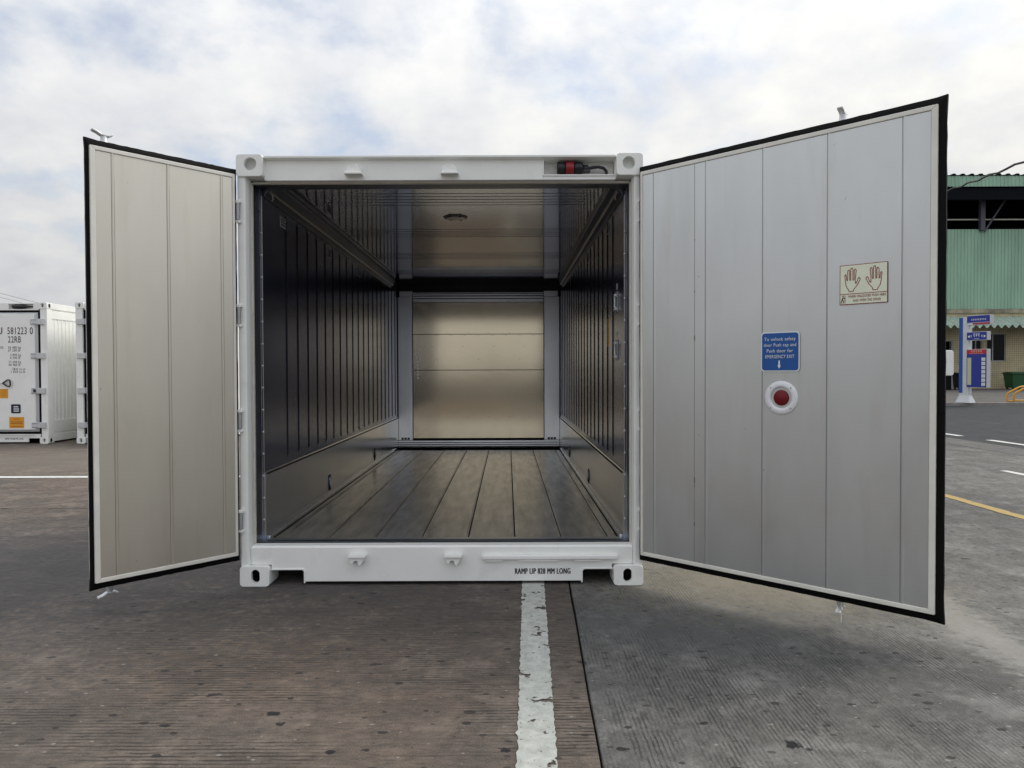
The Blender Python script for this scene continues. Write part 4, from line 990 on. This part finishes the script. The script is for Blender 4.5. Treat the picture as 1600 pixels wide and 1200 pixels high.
# small things by the warehouse wall
def bin_(loc, w_, d_, h, m, label, name='waste_bin'):
    r = empty(name, loc); tag(r, label, 'bin', None)
    t = 0.82
    V = []
    for z, s_ in ((0.10, t), (h * 0.9, 0.97)): V += [(-w_/2*s_, -d_/2*s_, z), (w_/2*s_, -d_/2*s_, z), (w_/2*s_, d_/2*s_, z), (-w_/2*s_, d_/2*s_, z)]
    MB().add(V, [(0, 3, 2, 1), (4, 5, 6, 7), (0, 1, 5, 4), (1, 2, 6, 5), (2, 3, 7, 6), (3, 0, 4, 7)]).build('bin_body', m, r, bevel=0.03)
    MB().box(-w_/2 - 0.04, w_/2 + 0.04, -d_/2 - 0.04, d_/2 + 0.04, h * 0.9 + .001, h * 0.95).build('bin_rim', m, r, bevel=0.02)
    MB().prism([(-d_/2 - 0.02, h * 0.951), (d_/2, h * 0.951), (d_/2, h), (0, h * 1.03), (-d_/2 - 0.02, h * 0.975)], 'x', -w_/2 - 0.02, w_/2 + 0.02).build('bin_lid', m, r, bevel=0.015)
    for sx in (-1, 1):
        for sy in (-1, 1): MB().tube([(sx * w_ * 0.33 - 0.03, sy * d_ * 0.3, 0.075), (sx * w_ * 0.33 + 0.03, sy * d_ * 0.3, 0.075)], 0.075, 12).build('bin_wheel', blackp, r)
    return r
bin_(((1588 - 793) / 1100 * 43.6, 43.6, 0.10), 1.12, 0.85, 1.05, mat('bin_green', (0.012, 0.075, 0.025), 0.45), 'large dark green waste bin against the tan tiled wall')
bin_(((1500.5 - 793) / 1100 * 43.6, 43.6, 0.10), 0.62, 0.7, 1.02, mat('bin_dark', (0.012, 0.014, 0.022), 0.45), 'dark waste bin half hidden behind the blue sign post')
tk = empty('white_cabinet', ((1473 - 793) / 1100 * 42.5, 42.5, 0.10)); tag(tk, 'white cabinet with rounded corners before the dark doorway', 'cabinet')
plate(MB(), -0.55, 0.52, 0.86, 2.40, 0.16, -0.25, 0.25).build('cabinet_body', white, tk, bevel=0.05, seg=3)
MB().box(-0.45, 0.40, -0.2, 0.2, 0.0, 0.86).build('cabinet_stand', darkst, tk)

# sign post at the kerb
SY = 25.95
sg = empty('sign_post', ((1500 - 793) / 1100 * SY, SY, 0.10), R(-63)); tag(sg, 'blue and white direction sign post with three boards at the kerb', 'sign')
postw = mat('post_white', (0.60, 0.63, 0.66), 0.45, 0, 0.1, 3)
pblue = mat('post_blue', (0.008, 0.075, 0.33), 0.4); dblue = mat('board_blue', (0.010, 0.030, 0.26), 0.4); sred = mat('board_red', (0.42, 0.012, 0.03), 0.45)
endg = mat('board_end_grey', (0.50, 0.52, 0.53), 0.5)
def sz(py): return 1.29 - (py - 581) / 1100 * SY - 0.10
MB().box(0.0, 0.34, -0.06, 0.14, 0.25, sz(499)).build('post', postw, sg, bevel=0.006)
MB().box(-0.004, 0.125, -0.066, -0.0605, 0.36, sz(499.5)).build('post_stripe', pblue, sg)
MB().box(-0.006, -0.0005, -0.066, 0.14, 0.36, sz(499.5)).build('post_stripe', pblue, sg)
V = [(-0.09, -0.14, 0), (0.44, -0.14, 0), (0.44, 0.22, 0), (-0.09, 0.22, 0), (0.0, -0.06, 0.27), (0.34, -0.06, 0.27), (0.34, 0.14, 0.27), (0.0, 0.14, 0.27)]
MB().add(V, [(0, 3, 2, 1), (4, 5, 6, 7), (0, 1, 5, 4), (1, 2, 6, 5), (2, 3, 7, 6), (3, 0, 4, 7)]).build('post_foot', postw, sg)
def board(x1, z0, z1, face, name='board'):
    b_ = MB().box(0.345, x1, -0.20, 0.05, z0, z1).build(name, endg, sg, bevel=0.006)
    MB().box(0.35, x1 - 0.004, -0.206, -0.2005, z0 + 0.018, z1 - 0.018).build('board_face', face, b_)
    return b_
b1 = board(1.13, sz(512), sz(497.5), dblue)
MB().box(0.36, 0.55, -0.2085, -0.2065, sz(511.3), sz(509.6)).build('board_stripe', whink, b1)
MB().box(0.56, 1.12, -0.2085, -0.2065, sz(511.3), sz(509.0)).build('board_stripe', sred, b1)
MB().box(0.36, 1.12, -0.2085, -0.2065, sz(508.9), sz(508.5)).build('board_rule', whink, b1)
b2 = board(1.03, sz(535.5), sz(522.5), dblue)
for o, s_ in ((0.38, -1), (1.00, 1)):
    MB().prism([(o, sz(529.6)), (o - s_ * 0.07, sz(527.6)), (o - s_ * 0.07, sz(531.6))], 'y', -0.2085, -0.2065).build('board_arrow', whink, b2)
b3 = board(1.03, sz(607.5), sz(549), dblue)
MB().box(0.35, 1.026, -0.2085, -0.2065, sz(556.5), sz(549.6)).build('board_header', sred, b3)
MB().box(0.375, 0.51, -0.2085, -0.2065, sz(603.5), sz(562)).build('board_list', mat('list_cream', (0.52, 0.52, 0.36), 0.6), b3)
for k in range(7):
    zc_ = 564.5 + k * 6.3
    MB().box(0.86, 0.99, -0.2085, -0.2065, sz(zc_ + 2.5), sz(zc_ - 2.5)).build('board_tile', mat('tile_pale', (0.62, 0.64, 0.62), 0.6) if k == 0 else bpy.data.materials['tile_pale'], b3)
pk = mat('pink_ink', (0.75, 0.5, 0.42), 0.6)
def strokes(b_, m, x0, x1, z0, z1, n):
    """lettering too far away to read: a row of small glyph strokes"""
    w_ = (x1 - x0) / n; q = MB()
    for k in range(n):
        a = x0 + k * w_
        for (u0, u1, v0, v1) in ((0.08, 0.8, 0.80, 1.0), (0.38, 0.52, 0.0, 0.79), (0.08, 0.36, 0.38, 0.52), (0.54, 0.84, 0.38 if k % 2 else 0.1, 0.52 if k % 2 else 0.24)):
            q.box(a + u0 * w_, a + u1 * w_, -0.2100, -0.2090, z0 + v0 * (z1 - z0), z0 + v1 * (z1 - z0))
    tag(q.build('board_lettering', m, b_), kind='stuff')
strokes(b2, whink, 0.57, 0.81, sz(530.0), sz(525.5), 3); strokes(b2, whink, 0.60, 0.78, sz(533.8), sz(532.4), 6)
strokes(b2, whink, 0.47, 0.54, sz(531.0), sz(528.0), 1); strokes(b2, whink, 0.84, 0.91, sz(531.0), sz(528.0), 1)
strokes(b3, pk, 0.49, 0.89, sz(554.0), sz(551.0), 5); strokes(b3, pk, 0.45, 0.93, sz(556.0), sz(555.0), 12)
strokes(b1, whink, 0.50, 1.02, sz(505.6), sz(503.0), 9)

# yellow tubular barrier
yb = mat('barrier_yellow', (0.62, 0.30, 0.015), 0.45, 0, 0.15, 6)
br = empty('yellow_barrier', ((1584.5 - 793) / 1100 * 25.75, 25.75, 0.115)); tag(br, 'low yellow tubular barrier at the kerb by the right edge', 'barrier')
for y in (0.0, 0.35):
    MB().tube([(0, y, 0.03), (0, y, 0.30), (0.09, y, 0.36), (0.45, y, 0.54), (0.55, y, 0.56), (1.3, y, 0.56), (1.4, y, 0.54), (1.8, y, 0.36), (1.85, y, 0.30), (1.85, y, 0.03)], 0.035, 8).build('barrier_hoop', yb, br)
MB().tube([(0.0, 0, 0.06), (1.85, 0, 0.06)], 0.03, 8).build('barrier_rail', yb, br)
for x in (0.0, 1.85): MB().tube([(x, 0, 0.035), (x, 0.35, 0.035)], 0.03, 8).build('barrier_foot', yb, br)

# overhead cables
wire = mat('wire_black', (0.012, 0.012, 0.014), 0.6)
A, B = Vector((24.3, 44.0, 11.8)), Vector((9.9, 12.0, 5.3)); pts = []
for k in range(41):
    t = k / 40; p = A.lerp(B, t); p.z += 0.05 * math.sin(k * 1.9) * (1 - 0.6 * t) - 0.25 * 4 * t * (1 - t); pts.append(p)
tag(MB().tube(pts, 0.028, 6).build('overhead_cable', wire), 'black overhead cable rising to the right over the green warehouse roof', 'cable')
gw_ = mat('wire_grey', (0.25, 0.25, 0.27), 0.6)
for i, (za, zb) in enumerate(((456, 474), (462, 481))):
    YY = 60.0
    a_ = Vector(((-60 - 793) / 1100 * YY, YY, 1.29 + (581 - za + 18) / 1100 * YY)); b_ = Vector(((150 - 793) / 1100 * YY, YY, 1.29 + (581 - zb - 18) / 1100 * YY))
    tag(MB().tube([a_.lerp(b_, k / 10) + Vector((0, 0, -0.10 * 4 * (k/10) * (1 - k/10))) for k in range(11)], 0.016, 5).build('overhead_cable', gw_),
        ('upper' if i == 0 else 'lower') + ' of two faint grey cables sagging above the closed containers', 'cable', 'faint cables at the left')
